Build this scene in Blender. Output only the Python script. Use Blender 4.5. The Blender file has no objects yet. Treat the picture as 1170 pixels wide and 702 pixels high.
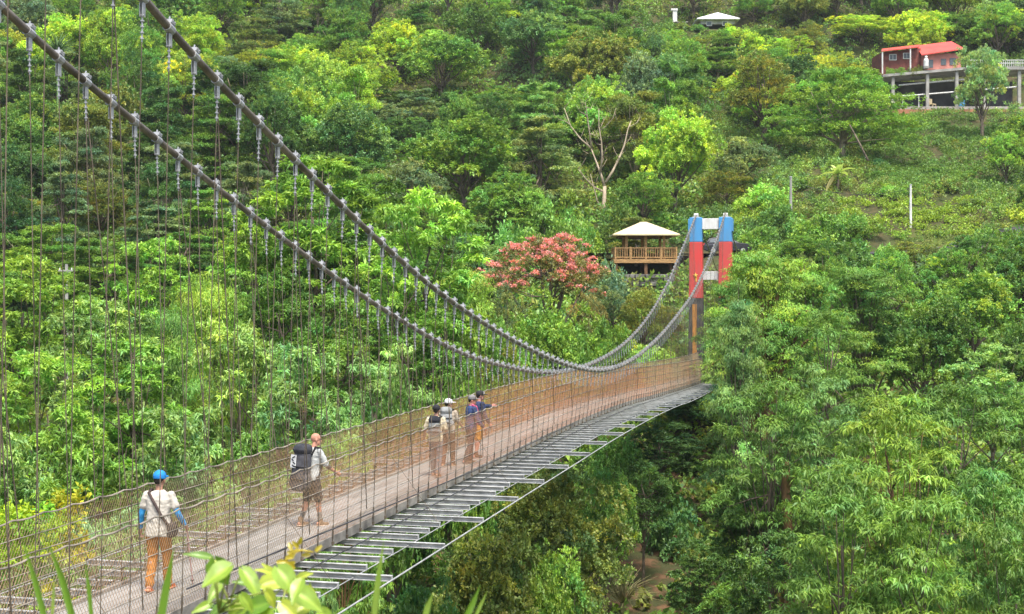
import bpy, bmesh, math, random
import numpy as np
from mathutils import Vector, Matrix

random.seed(7)
RNG = np.random.default_rng(11)
scn = bpy.context.scene
COL = scn.collection
R = math.radians
F = 1550.0            # focal length in photograph pixels
U0, V0 = 585.0, 331.0  # optical axis / horizon in photograph pixels


def at(u, v, Y):
    return ((u - U0) * Y / F, Y, (V0 - v) * Y / F)


def unit(a):
    return a / np.maximum(np.linalg.norm(a, axis=-1, keepdims=True), 1e-9)


# ------------------------------------------------------------------ materials
def new_mat(name):
    m = bpy.data.materials.new(name)
    m.use_nodes = True
    nt = m.node_tree
    nt.nodes.clear()
    out = nt.nodes.new('ShaderNodeOutputMaterial')
    return m, nt, out


def pmat(name, col, rough=0.6, metal=0.0, var=0.15, scale=6.0, bump=0.0, bscale=40.0, col2=None, spec=0.4,
         stretch=(1, 1, 1)):
    """principled with noise variation of the base colour and a little bump"""
    m, nt, out = new_mat(name)
    b = nt.nodes.new('ShaderNodeBsdfPrincipled')
    tc = nt.nodes.new('ShaderNodeTexCoord')
    mp = nt.nodes.new('ShaderNodeMapping')
    mp.inputs['Scale'].default_value = stretch
    nt.links.new(tc.outputs['Object'], mp.inputs['Vector'])
    n = nt.nodes.new('ShaderNodeTexNoise')
    n.inputs['Scale'].default_value = scale
    n.inputs['Detail'].default_value = 6
    nt.links.new(mp.outputs[0], n.inputs['Vector'])
    mix = nt.nodes.new('ShaderNodeMix')
    mix.data_type = 'RGBA'
    c2 = col2 if col2 else tuple(max(0.0, c * (1 - 2.2 * var)) for c in col)
    c1 = col if col2 else tuple(min(1.0, c * (1 + var)) for c in col)
    mix.inputs['A'].default_value = (*c1, 1)
    mix.inputs['B'].default_value = (*c2, 1)
    ramp = nt.nodes.new('ShaderNodeMapRange')
    ramp.inputs['From Min'].default_value = 0.35
    ramp.inputs['From Max'].default_value = 0.7
    nt.links.new(n.outputs['Fac'], ramp.inputs['Value'])
    nt.links.new(ramp.outputs[0], mix.inputs['Factor'])
    nt.links.new(mix.outputs['Result'], b.inputs['Base Color'])
    b.inputs['Roughness'].default_value = rough
    b.inputs['Metallic'].default_value = metal
    b.inputs['Specular IOR Level'].default_value = spec
    if bump:
        n2 = nt.nodes.new('ShaderNodeTexNoise')
        n2.inputs['Scale'].default_value = bscale
        n2.inputs['Detail'].default_value = 4
        nt.links.new(mp.outputs[0], n2.inputs['Vector'])
        bp = nt.nodes.new('ShaderNodeBump')
        bp.inputs['Strength'].default_value = bump
        bp.inputs['Distance'].default_value = 0.02
        nt.links.new(n2.outputs['Fac'], bp.inputs['Height'])
        nt.links.new(bp.outputs[0], b.inputs['Normal'])
    nt.links.new(b.outputs[0], out.inputs[0])
    return m


def leaf_mat(name, transl=0.35, gloss=0.05, rough=0.42, use_obj=True):
    """leaf colour = the object's own colour times each leaf's own tint"""
    m, nt, out = new_mat(name)
    at_ = nt.nodes.new('ShaderNodeAttribute')
    at_.attribute_name = 'tint'
    col = at_.outputs['Color']
    if use_obj:
        oi = nt.nodes.new('ShaderNodeObjectInfo')
        mx = nt.nodes.new('ShaderNodeMix')
        mx.data_type = 'RGBA'
        mx.blend_type = 'MULTIPLY'
        mx.inputs['Factor'].default_value = 1
        nt.links.new(oi.outputs['Color'], mx.inputs['A'])
        nt.links.new(at_.outputs['Color'], mx.inputs['B'])
        col = mx.outputs['Result']
    d = nt.nodes.new('ShaderNodeBsdfDiffuse')
    t = nt.nodes.new('ShaderNodeBsdfTranslucent')
    tm = nt.nodes.new('ShaderNodeMix')
    tm.data_type = 'RGBA'
    tm.blend_type = 'MULTIPLY'
    tm.inputs['Factor'].default_value = 1
    tm.inputs['B'].default_value = (1.25, 1.2, 0.7, 1)
    nt.links.new(col, tm.inputs['A'])
    nt.links.new(col, d.inputs['Color'])
    nt.links.new(tm.outputs['Result'], t.inputs['Color'])
    s1 = nt.nodes.new('ShaderNodeMixShader')
    s1.inputs[0].default_value = transl
    nt.links.new(d.outputs[0], s1.inputs[1])
    nt.links.new(t.outputs[0], s1.inputs[2])
    g = nt.nodes.new('ShaderNodeBsdfGlossy')
    g.inputs['Roughness'].default_value = rough
    g.inputs['Color'].default_value = (0.9, 0.95, 0.9, 1)
    s2 = nt.nodes.new('ShaderNodeMixShader')
    s2.inputs[0].default_value = gloss
    nt.links.new(s1.outputs[0], s2.inputs[1])
    nt.links.new(g.outputs[0], s2.inputs[2])
    nt.links.new(s2.outputs[0], out.inputs[0])
    return m


M = {}
M['leaf'] = leaf_mat('leaf_matte', 0.32, 0.03, 0.5)
M['leafgloss'] = leaf_mat('leaf_waxy', 0.32, 0.024, 0.5)
M['leafown'] = leaf_mat('leaf_undergrowth', 0.32, 0.03, 0.5, use_obj=False)
M['bark'] = pmat('bark', (0.16, 0.125, 0.09), 0.9, var=0.3, scale=5, bump=0.6, bscale=12, stretch=(1, 1, .25))
M['palebark'] = pmat('pale_bark', (0.42, 0.34, 0.24), 0.85, var=0.22, scale=3, bump=0.4, bscale=10, stretch=(1, 1, .3))
M['redbark'] = pmat('red_brown_bark', (0.24, 0.13, 0.06), 0.9, var=0.3, scale=4, bump=0.7, bscale=9, stretch=(1, 1, .3))
M['cable'] = pmat('weathered_cable', (0.19, 0.165, 0.135), 0.5, 0.3, var=0.25, scale=2.5, bump=0.5, bscale=60)
M['galv'] = pmat('galvanised_steel', (0.49, 0.50, 0.485), 0.55, 0.15, var=0.16, scale=5, bump=0.15, bscale=30)
M['clamp'] = pmat('galvanised_clamp', (0.40, 0.41, 0.41), 0.45, 0.3, var=0.14, scale=9)
M['wire'] = pmat('rusty_wire_rope', (0.165, 0.135, 0.095), 0.65, 0.2, var=0.3, scale=3)
M['rail'] = pmat('fence_wire', (0.36, 0.31, 0.24), 0.6, 0.25, var=0.25, scale=2)
M['pipe'] = pmat('black_hose', (0.05, 0.05, 0.055), 0.45, var=0.2, scale=3)
M['steelcable'] = pmat('pale_steel_cable', (0.42, 0.43, 0.41), 0.5, 0.25, var=0.15, scale=4)
M['edge'] = pmat('deck_edge', (0.30, 0.275, 0.235), 0.8, var=0.25, scale=3, bump=0.3)
M['red'] = pmat('red_paint', (0.66, 0.055, 0.05), 0.55, scale=2.2, col2=(0.50, 0.085, 0.075), stretch=(1.6, 1.6, .22), bump=.1)
M['blue'] = pmat('blue_paint', (0.075, 0.33, 0.66), 0.5, scale=2.2, col2=(0.10, 0.27, 0.50), stretch=(1.6, 1.6, .22), bump=.1)
M['white'] = pmat('white_paint', (0.78, 0.78, 0.76), 0.6, scale=2.5, col2=(0.60, 0.59, 0.55), stretch=(1.6, 1.6, .3))
M['darkpaint'] = pmat('dark_paint', (0.065, 0.062, 0.065), 0.7, var=0.25, scale=2)
M['orange'] = pmat('ochre_paint', (0.52, 0.22, 0.045), 0.7, var=0.15, scale=2)
M['gold'] = pmat('gold_paint', (0.72, 0.42, 0.06), 0.5, var=0.1)
M['wood'] = pmat('pavilion_timber', (0.40, 0.235, 0.095), 0.75, var=0.2, scale=4, bump=0.3, stretch=(1, 1, 4))
M['darkwood'] = pmat('dark_timber', (0.16, 0.085, 0.04), 0.8, var=0.2, scale=4)
M['cream'] = pmat('cream_shingle', (0.66, 0.54, 0.33), 0.7, var=0.07, scale=3, bump=0.3, bscale=8)
M['concrete'] = pmat('concrete', (0.36, 0.35, 0.32), 0.85, var=0.18, scale=0.9, bump=0.2)
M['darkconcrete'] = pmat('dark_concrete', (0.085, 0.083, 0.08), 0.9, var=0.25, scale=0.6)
M['redroof'] = pmat('red_sheet_roof', (0.62, 0.085, 0.06), 0.5, var=0.1, scale=.6)
M['brick'] = pmat('red_brick', (0.20, 0.06, 0.045), 0.8, var=0.2, scale=2)
M['pinkwall'] = pmat('pink_wall', (0.50, 0.20, 0.16), 0.8, var=0.12, scale=1)
M['terracotta'] = pmat('terracotta_wall', (0.42, 0.185, 0.10), 0.85, var=0.25, scale=0.5)
M['glass'] = pmat('window_glass', (0.10, 0.12, 0.13), 0.12, var=0.1)
M['whiteroof'] = pmat('pale_roof', (0.68, 0.71, 0.68), 0.6, var=0.06, scale=1)
M['stone'] = pmat('grey_stone', (0.15, 0.145, 0.13), 0.9, var=0.3, scale=1.5, bump=0.6, bscale=6)
M['black'] = pmat('car_black', (0.02, 0.02, 0.025), 0.25, var=0.1, spec=0.6)
M['rubber'] = pmat('rubber', (0.025, 0.025, 0.025), 0.8)
M['asphalt'] = pmat('asphalt', (0.055, 0.055, 0.055), 0.9, var=0.2, scale=3)


def deck_mat():
    m, nt, out = new_mat('deck_planks')
    b = nt.nodes.new('ShaderNodeBsdfPrincipled')
    uv = nt.nodes.new('ShaderNodeUVMap')
    sep = nt.nodes.new('ShaderNodeSeparateXYZ')
    nt.links.new(uv.outputs[0], sep.inputs[0])
    # planks run along the bridge (three across), butted every 3.5 m
    mul = nt.nodes.new('ShaderNodeMath'); mul.operation = 'MULTIPLY'; mul.inputs[1].default_value = 1 / 0.193
    nt.links.new(sep.outputs[1], mul.inputs[0])
    fl = nt.nodes.new('ShaderNodeMath'); fl.operation = 'FLOOR'
    nt.links.new(mul.outputs[0], fl.inputs[0])
    fr = nt.nodes.new('ShaderNodeMath'); fr.operation = 'FRACT'
    nt.links.new(mul.outputs[0], fr.inputs[0])
    off = nt.nodes.new('ShaderNodeMath'); off.operation = 'MULTIPLY_ADD'
    off.inputs[1].default_value = 1.37
    nt.links.new(fl.outputs[0], off.inputs[0])
    nt.links.new(sep.outputs[0], off.inputs[2])
    m2 = nt.nodes.new('ShaderNodeMath'); m2.operation = 'MULTIPLY'; m2.inputs[1].default_value = 1 / 2.8
    nt.links.new(off.outputs[0], m2.inputs[0])
    fl2 = nt.nodes.new('ShaderNodeMath'); fl2.operation = 'FLOOR'
    nt.links.new(m2.outputs[0], fl2.inputs[0])
    cmb = nt.nodes.new('ShaderNodeCombineXYZ')
    nt.links.new(fl.outputs[0], cmb.inputs[0]); nt.links.new(fl2.outputs[0], cmb.inputs[1])
    wn = nt.nodes.new('ShaderNodeTexWhiteNoise')
    nt.links.new(cmb.outputs[0], wn.inputs['Vector'])
    no = nt.nodes.new('ShaderNodeTexNoise'); no.inputs['Scale'].default_value = 3.0; no.inputs['Detail'].default_value = 8
    mp = nt.nodes.new('ShaderNodeMapping'); mp.inputs['Scale'].default_value = (0.5, 5, 1)
    nt.links.new(uv.outputs[0], mp.inputs['Vector']); nt.links.new(mp.outputs[0], no.inputs['Vector'])
    ad = nt.nodes.new('ShaderNodeMath'); ad.operation = 'MULTIPLY_ADD'; ad.inputs[1].default_value = 0.45
    nt.links.new(wn.outputs['Value'], ad.inputs[0]); nt.links.new(no.outputs['Fac'], ad.inputs[2])
    rp = nt.nodes.new('ShaderNodeValToRGB')
    rp.color_ramp.elements[0].position = 0.35; rp.color_ramp.elements[0].color = (0.175, 0.166, 0.147, 1)
    rp.color_ramp.elements[1].position = 1.0; rp.color_ramp.elements[1].color = (0.335, 0.32, 0.29, 1)
    nt.links.new(ad.outputs[0], rp.inputs[0])
    gap = nt.nodes.new('ShaderNodeMath'); gap.operation = 'GREATER_THAN'; gap.inputs[1].default_value = 0.05
    nt.links.new(fr.outputs[0], gap.inputs[0])
    mx = nt.nodes.new('ShaderNodeMix'); mx.data_type = 'RGBA'
    mx.inputs['A'].default_value = (0.07, 0.055, 0.045, 1)
    nt.links.new(gap.outputs[0], mx.inputs['Factor']); nt.links.new(rp.outputs[0], mx.inputs['B'])
    nt.links.new(mx.outputs['Result'], b.inputs['Base Color'])
    b.inputs['Roughness'].default_value = 0.75
    nt.links.new(b.outputs[0], out.inputs[0])
    return m


def mesh_mat():
    """rust creeping over galvanised wire mesh: strongest about mid-span"""
    m, nt, out = new_mat('wire_mesh_rust')
    b = nt.nodes.new('ShaderNodeBsdfPrincipled')
    tc = nt.nodes.new('ShaderNodeTexCoord')
    no = nt.nodes.new('ShaderNodeTexNoise'); no.inputs['Scale'].default_value = 0.55; no.inputs['Detail'].default_value = 5
    nt.links.new(tc.outputs['Object'], no.inputs['Vector'])
    sep = nt.nodes.new('ShaderNodeSeparateXYZ'); nt.links.new(tc.outputs['Object'], sep.inputs[0])
    cv = nt.nodes.new('ShaderNodeValToRGB')
    e = cv.color_ramp.elements
    e[0].position = 0.0; e[0].color = (.15, .15, .15, 1)
    e[1].position = 1.0; e[1].color = (.0, .0, .0, 1)
    for p, c in ((.22, .3), (.32, .75), (.42, .95), (.60, .95), (.72, .35), (.85, .1)):
        x = e.new(p); x.color = (c, c, c, 1)
    dv = nt.nodes.new('ShaderNodeMath'); dv.operation = 'DIVIDE'; dv.inputs[1].default_value = 100
    nt.links.new(sep.outputs[1], dv.inputs[0]); nt.links.new(dv.outputs[0], cv.inputs[0])
    ad = nt.nodes.new('ShaderNodeMath'); ad.operation = 'ADD'
    nt.links.new(cv.outputs[0], ad.inputs[0])
    sb = nt.nodes.new('ShaderNodeMath'); sb.operation = 'MULTIPLY_ADD'; sb.inputs[1].default_value = 1.6; sb.inputs[2].default_value = -.8
    nt.links.new(no.outputs['Fac'], sb.inputs[0]); nt.links.new(sb.outputs[0], ad.inputs[1])
    ad.use_clamp = True
    mx = nt.nodes.new('ShaderNodeMix'); mx.data_type = 'RGBA'
    mx.inputs['A'].default_value = (0.26, 0.205, 0.115, 1)
    mx.inputs['B'].default_value = (0.42, 0.19, 0.075, 1)
    nt.links.new(ad.outputs[0], mx.inputs['Factor'])
    nt.links.new(mx.outputs['Result'], b.inputs['Base Color'])
    b.inputs['Roughness'].default_value = 0.6
    nt.links.new(b.outputs[0], out.inputs[0])
    return m


M['deck'] = deck_mat()
M['mesh'] = mesh_mat()


# ------------------------------------------------------------------ mesh building
class MB:
    def __init__(self):
        self.v, self.f, self.mi, self.mats = [], [], [], []
        self.cur = 0

    def add(self, vs, fs):
        o = len(self.v)
        self.v.extend([tuple(p) for p in vs])
        for f in fs:
            self.f.append([i + o for i in f]); self.mi.append(self.cur)

    def box(self, c, s, rot=None):
        hx, hy, hz = s[0] / 2, s[1] / 2, s[2] / 2
        vs = [Vector((x * hx, y * hy, z * hz)) for x in (-1, 1) for y in (-1, 1) for z in (-1, 1)]
        if rot is not None:
            vs = [rot @ v for v in vs]
        c = Vector(c)
        self.add([v + c for v in vs], [(0, 1, 3, 2), (4, 6, 7, 5), (0, 4, 5, 1), (2, 3, 7, 6), (0, 2, 6, 4), (1, 5, 7, 3)])
        return self

    def tube(self, pts, rad, n=8, cap=True):
        pts = [Vector(p) for p in pts]
        if not hasattr(rad, '__len__'):
            rad = [rad] * len(pts)
        vs, fs = [], []
        prev = None
        for i, p in enumerate(pts):
            t = (pts[min(i + 1, len(pts) - 1)] - pts[max(i - 1, 0)])
            if t.length < 1e-9:
                t = Vector((0, 0, 1))
            t.normalize()
            if prev is None:
                a = Vector((1, 0, 0)) if abs(t.x) < 0.8 else Vector((0, 1, 0))
            else:
                a = prev
            u = (a - t * a.dot(t)).normalized(); w = t.cross(u); prev = u
            for k in range(n):
                an = 2 * math.pi * k / n
                vs.append(p + (u * math.cos(an) + w * math.sin(an)) * rad[i])
        for i in range(len(pts) - 1):
            for k in range(n):
                k2 = (k + 1) % n
                fs.append((i * n + k, i * n + k2, (i + 1) * n + k2, (i + 1) * n + k))
        if cap:
            fs.append(tuple(range(n - 1, -1, -1)))
            fs.append(tuple((len(pts) - 1) * n + k for k in range(n)))
        self.add(vs, fs)
        return self

    def ell(self, c, r, nu=12, nv=8, rot=None):
        if not hasattr(r, '__len__'):
            r = (r, r, r)
        c = Vector(c)
        vs = [Vector((0, 0, r[2]))]
        for i in range(1, nv):
            th = math.pi * i / nv
            for k in range(nu):
                ph = 2 * math.pi * k / nu
                vs.append(Vector((r[0] * math.sin(th) * math.cos(ph), r[1] * math.sin(th) * math.sin(ph), r[2] * math.cos(th))))
        vs.append(Vector((0, 0, -r[2])))
        if rot is not None:
            vs = [rot @ v for v in vs]
        vs = [v + c for v in vs]
        fs = []
        for k in range(nu):
            fs.append((0, 1 + k, 1 + (k + 1) % nu))
        for i in range(nv - 2):
            for k in range(nu):
                a = 1 + i * nu; b = a + nu
                fs.append((a + k, b + k, b + (k + 1) % nu, a + (k + 1) % nu))
        l = len(vs) - 1; a = 1 + (nv - 2) * nu
        for k in range(nu):
            fs.append((a + k, l, a + (k + 1) % nu))
        self.add(vs, fs)
        return self

    def caps(self, a, b, ra, rb, n=12):
        """tapered capsule"""
        a = Vector(a); b = Vector(b); t = (b - a).normalized()
        pts, rad = [], []
        for k in range(4):
            an = math.pi / 2 * k / 4
            pts.append(a - t * ra * math.cos(an)); rad.append(max(ra * math.sin(an), ra * .08))
        for k in range(5):
            q = k / 4
            pts.append(a.lerp(b, q)); rad.append(ra + (rb - ra) * q)
        for k in range(1, 5):
            an = math.pi / 2 * k / 4
            pts.append(b + t * rb * math.sin(an)); rad.append(max(rb * math.cos(an), rb * .08))
        return self.tube(pts, rad, n)

    def loft(self, rings, n=20, xf=None):
        """rings: (centre xyz, half x, half y), capped"""
        vs, fs = [], []
        for (c, rx, ry) in rings:
            for k in range(n):
                an = 2 * math.pi * k / n
                cs, sn = math.cos(an), math.sin(an)
                e = 0.8
                vs.append(Vector((c[0] + rx * math.copysign(abs(cs) ** e, cs), c[1] + ry * math.copysign(abs(sn) ** e, sn), c[2])))
        if xf is not None:
            vs = [xf @ v for v in vs]
        for i in range(len(rings) - 1):
            for k in range(n):
                k2 = (k + 1) % n
                fs.append((i * n + k, i * n + k2, (i + 1) * n + k2, (i + 1) * n + k))
        fs.append(tuple(range(n - 1, -1, -1)))
        fs.append(tuple((len(rings) - 1) * n + k for k in range(n)))
        self.add(vs, fs)
        return self

    def mesh(self, name, mats, smooth=False):
        me = bpy.data.meshes.new(name)
        me.from_pydata(self.v, [], self.f)
        for m in (mats if isinstance(mats, (list, tuple)) else [mats]):
            me.materials.append(m)
        if any(self.mi):
            me.polygons.foreach_set('material_index', self.mi)
        if smooth:
            me.polygons.foreach_set('use_smooth', [True] * len(self.f))
        me.update()
        return me

    def build(self, name, mats, parent=None, smooth=False, bevel=0.0):
        o = bpy.data.objects.new(name, self.mesh(name, mats, smooth))
        COL.objects.link(o)
        if parent is not None:
            o.parent = parent
        if bevel:
            b = o.modifiers.new('bevel', 'BEVEL'); b.width = bevel; b.segments = 2; b.limit_method = 'ANGLE'
        return o


def tag(o, label=None, cat=None, group=None, kind=None):
    if label: o['label'] = label
    if cat: o['category'] = cat
    if group: o['group'] = group
    if kind: o['kind'] = kind
    return o


def empty(name, loc=(0, 0, 0), rz=0.0, label=None, cat=None, group=None):
    o = bpy.data.objects.new(name, None)
    COL.objects.link(o)
    o.location = loc
    o.rotation_euler = (0, 0, rz)
    o.empty_display_size = 0.3
    return tag(o, label, cat, group)


def np_mesh(name, verts, nper, mats, tint=None, smooth=False):
    """mesh of len(verts)/nper separate n-gons from a numpy array"""
    me = bpy.data.meshes.new(name)
    nv = len(verts); nf = nv // nper
    me.vertices.add(nv); me.loops.add(nv); me.polygons.add(nf)
    me.vertices.foreach_set('co', verts.astype(np.float32).ravel())
    me.loops.foreach_set('vertex_index', np.arange(nv, dtype=np.int32))
    me.polygons.foreach_set('loop_start', np.arange(0, nv, nper, dtype=np.int32))
    me.polygons.foreach_set('loop_total', np.full(nf, nper, dtype=np.int32))
    if tint is not None:
        a = me.attributes.new('tint', 'FLOAT_COLOR', 'POINT')
        c = np.ones((nv, 4), dtype=np.float32)
        c[:, :3] = np.repeat(tint, nper, axis=0)
        a.data.foreach_set('color', c.ravel())
    for m in (mats if isinstance(mats, (list, tuple)) else [mats]):
        me.materials.append(m)
    me.update(calc_edges=True)
    return me


# ------------------------------------------------------------------ terrain
PROF = [(-80, 14), (-20, 2.5), (-3, -1.6), (1.5, -1.75), (3.5, -2.3), (8, -6.0), (15, -11), (25, -16.5), (40, -19), (55, -16.5), (70, -12.5),
        (85, -9.5), (97, -6.9), (107, -4.6), (118, 0.9), (130, 5.0), (150, 11.2), (190, 25), (230, 46), (260, 63), (320, 92),
        (420, 125), (600, 160)]
_ty = np.arange(-80, 601, 0.5)
_tz = np.interp(_ty, [p[0] for p in PROF], [p[1] for p in PROF])
_k = np.exp(-0.5 * (np.arange(-24, 25) / 7.0) ** 2); _k /= _k.sum()
_tzs = np.convolve(np.pad(_tz, 24, mode='edge'), _k, mode='valid')
BENCH = [  # X, Y, Z, rx, ry   level places
    (17, 125, 3.25, 26, 5.5), (11.6, 121, 1.5, 5, 5), (14.3, 98, -6.9, 5, 4), (66, 191, 24.6, 17, 8), (33, 226, 43.2, 7, 5),
]


def ground(X, Y):
    X = np.asarray(X, float); Y = np.asarray(Y, float)
    z = np.interp(Y, _ty, _tzs)
    amp = np.clip((Y - 25) / 60, 0.0, 1.0) * np.clip(Y / 130, 0.3, 1.6)
    z = z + amp * (1.0 * np.sin(X * 0.085 + 0.6) * np.cos(Y * 0.06 + 1) + 0.6 * np.sin(X * 0.19 + Y * 0.13) + 0.35 * np.sin(X * 0.41 - Y * 0.33))
    # the hill bulges forward a little on the left, the gorge deepens there
    z = z + np.clip((-X - 15) / 60, 0, 1.5) * np.clip((Y - 110) / 60, -0.4, 1.0) * 4.0
    for (bx, by, bz, rx, ry) in BENCH:
        w = np.exp(-np.maximum(((X - bx) / rx) ** 4 + ((Y - by) / ry) ** 4, 0))
        z = z * (1 - w) + bz * w
    return z


def gz(x, y):
    return float(ground(x, y))


def build_terrain():
    xs = np.concatenate([np.arange(-420, -120, 12), np.arange(-120, 140, 3.0), np.arange(140, 430, 12)])
    ys = np.concatenate([np.arange(-80, -6, 8), np.arange(-6, 30, 1.5), np.arange(30, 270, 3.0), np.arange(270, 600, 12)])
    XX, YY = np.meshgrid(xs, ys)
    ZZ = ground(XX, YY)
    v = np.stack([XX, YY, ZZ], -1).reshape(-1, 3)
    nx, ny = len(xs), len(ys)
    f = []
    for j in range(ny - 1):
        for i in range(nx - 1):
            a = j * nx + i
            f.append((a, a + 1, a + nx + 1, a + nx))
    me = bpy.data.meshes.new('terrain')
    me.from_pydata(v.tolist(), [], f)
    me.polygons.foreach_set('use_smooth', [True] * len(f))
    m, nt, out = new_mat('hillside_soil')
    b = nt.nodes.new('ShaderNodeBsdfPrincipled'); b.inputs['Roughness'].default_value = 0.95
    b.inputs['Specular IOR Level'].default_value = 0.1
    tc = nt.nodes.new('ShaderNodeTexCoord')
    n1 = nt.nodes.new('ShaderNodeTexNoise'); n1.inputs['Scale'].default_value = 0.12; n1.inputs['Detail'].default_value = 8
    n2 = nt.nodes.new('ShaderNodeTexNoise'); n2.inputs['Scale'].default_value = 1.3; n2.inputs['Detail'].default_value = 8
    nt.links.new(tc.outputs['Object'], n1.inputs['Vector']); nt.links.new(tc.outputs['Object'], n2.inputs['Vector'])
    rp = nt.nodes.new('ShaderNodeValToRGB')
    e = rp.color_ramp.elements
    e[0].position = .3; e[0].color = (0.05, 0.075, 0.02, 1)
    e[1].position = .75; e[1].color = (0.10, 0.15, 0.03, 1)
    x = e.new(.55); x.color = (0.06, 0.062, 0.028, 1)
    nt.links.new(n1.outputs['Fac'], rp.inputs[0])
    rp2 = nt.nodes.new('ShaderNodeValToRGB')
    e = rp2.color_ramp.elements
    e[0].position = .35; e[0].color = (0.05, 0.035, 0.02, 1)
    e[1].position = .7; e[1].color = (0.17, 0.10, 0.055, 1)
    nt.links.new(n2.outputs['Fac'], rp2.inputs[0])
    mx = nt.nodes.new('ShaderNodeMix'); mx.data_type = 'RGBA'
    gt = nt.nodes.new('ShaderNodeMapRange'); gt.inputs['From Min'].default_value = .45; gt.inputs['From Max'].default_value = .6
    nt.links.new(n2.outputs['Fac'], gt.inputs['Value'])
    # bare brown earth down in the gorge, greener up the slope
    sp = nt.nodes.new('ShaderNodeSeparateXYZ'); nt.links.new(tc.outputs['Object'], sp.inputs[0])
    mr = nt.nodes.new('ShaderNodeMapRange'); mr.inputs['From Min'].default_value = -4; mr.inputs['From Max'].default_value = 4
    mr.inputs['To Min'].default_value = 1.0; mr.inputs['To Max'].default_value = 0.25
    nt.links.new(sp.outputs[2], mr.inputs['Value'])
    ml = nt.nodes.new('ShaderNodeMath'); ml.operation = 'MULTIPLY'
    nt.links.new(gt.outputs[0], ml.inputs[0]); nt.links.new(mr.outputs[0], ml.inputs[1])
    nt.links.new(ml.outputs[0], mx.inputs['Factor'])
    nt.links.new(rp.outputs[0], mx.inputs['A']); nt.links.new(rp2.outputs[0], mx.inputs['B'])
    nt.links.new(mx.outputs['Result'], b.inputs['Base Color'])
    bp = nt.nodes.new('ShaderNodeBump'); bp.inputs['Strength'].default_value = .8; bp.inputs['Distance'].default_value = .3
    nt.links.new(n2.outputs['Fac'], bp.inputs['Height']); nt.links.new(bp.outputs[0], b.inputs['Normal'])
    nt.links.new(b.outputs[0], out.inputs[0])
    me.materials.append(m)
    o = bpy.data.objects.new('terrain', me); COL.objects.link(o)
    tag(o, kind='structure')
    return o


build_terrain()

# ------------------------------------------------------------------ bridge
BD = Vector((0.2425, 0.9701, 0)); BR = Vector((0.9701, -0.2425, 0))   # along, and to the right of, the bridge
DECKZ = [(4, -4.42), (20, -4.42), (36, -4.42), (46, -4.45), (53, -4.57), (65, -5.0), (78, -5.45), (89, -5.76), (99, -5.9)]
CAB_B = [(6, 9.6), (10, 7.3), (17.3, 3.70), (22.6, 1.91), (25.6, 1.03), (28.2, .29), (32.8, -.72), (37.1, -1.51), (43.9, -2.49), (48, -2.88),
         (51.3, -3.01), (54.1, -2.97), (62.3, -2.41), (69.7, -1.48), (77, -.30), (86, 1.9), (96.9, 5.35)]
CAB_A = [(6, 9.6), (10, 7.3), (17.5, 3.85), (24.0, 1.76), (26.5, 1.06), (29.95, .12), (34.0, -.83), (38.2, -1.70), (44.7, -2.58), (49, -3.0),
         (53.1, -3.22), (58, -3.22), (64.5, -2.91), (70.3, -2.27), (82.3, .27), (90, 2.75), (97.9, 5.35)]


def smoothcurve(pts, w):
    ys = np.arange(0, 110, 0.25)
    # local quadratic smoothing of the surveyed points
    py = np.array([p[0] for p in pts], float); pz = np.array([p[1] for p in pts], float)
    out = []
    for y in ys:
        ww = np.exp(-0.5 * ((py - y) / w) ** 2) + 1e-7
        A = np.stack([np.ones_like(py), py - y, (py - y) ** 2], 1)
        c = np.linalg.lstsq(A * ww[:, None], pz * ww, rcond=None)[0]
        out.append(c[0])
    return ys, np.array(out)


_dk = smoothcurve(DECKZ, 7.0); _cb = smoothcurve(CAB_B, 4.5); _ca = smoothcurve(CAB_A, 4.5)


def zi(t, y):
    return float(np.interp(y, t[0], t[1]))


def bp_(Yc, o, z):
    """point of the bridge at centre-line station Yc, offset o to the right, height z"""
    c = Vector((-10.1 + 0.25 * Yc, Yc, 0)) + BR * o
    return Vector((c.x, c.y, z))


def dz(Y): return zi(_dk, Y)


Y_A, Y_B = 7.0, 98.0
CO = 1.047; DO = 0.776
bridge = empty('suspension_bridge', bp_(50, 0, dz(50)),
               label='long suspension footbridge with plank deck, wire mesh sides and hanging steel cables over the gorge', cat='footbridge')
BINV = Matrix.Translation(-Vector(bridge.location))


def bpart(mb, name, mats, parent=None, smooth=False):
    """parts are modelled in world coordinates and carried over to the parent's frame"""
    o = mb.build(name, mats, parent or bridge, smooth)
    if parent is None:
        o.matrix_parent_inverse = BINV
    return o


yy = np.arange(Y_A, Y_B + .01, 0.5)
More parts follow.
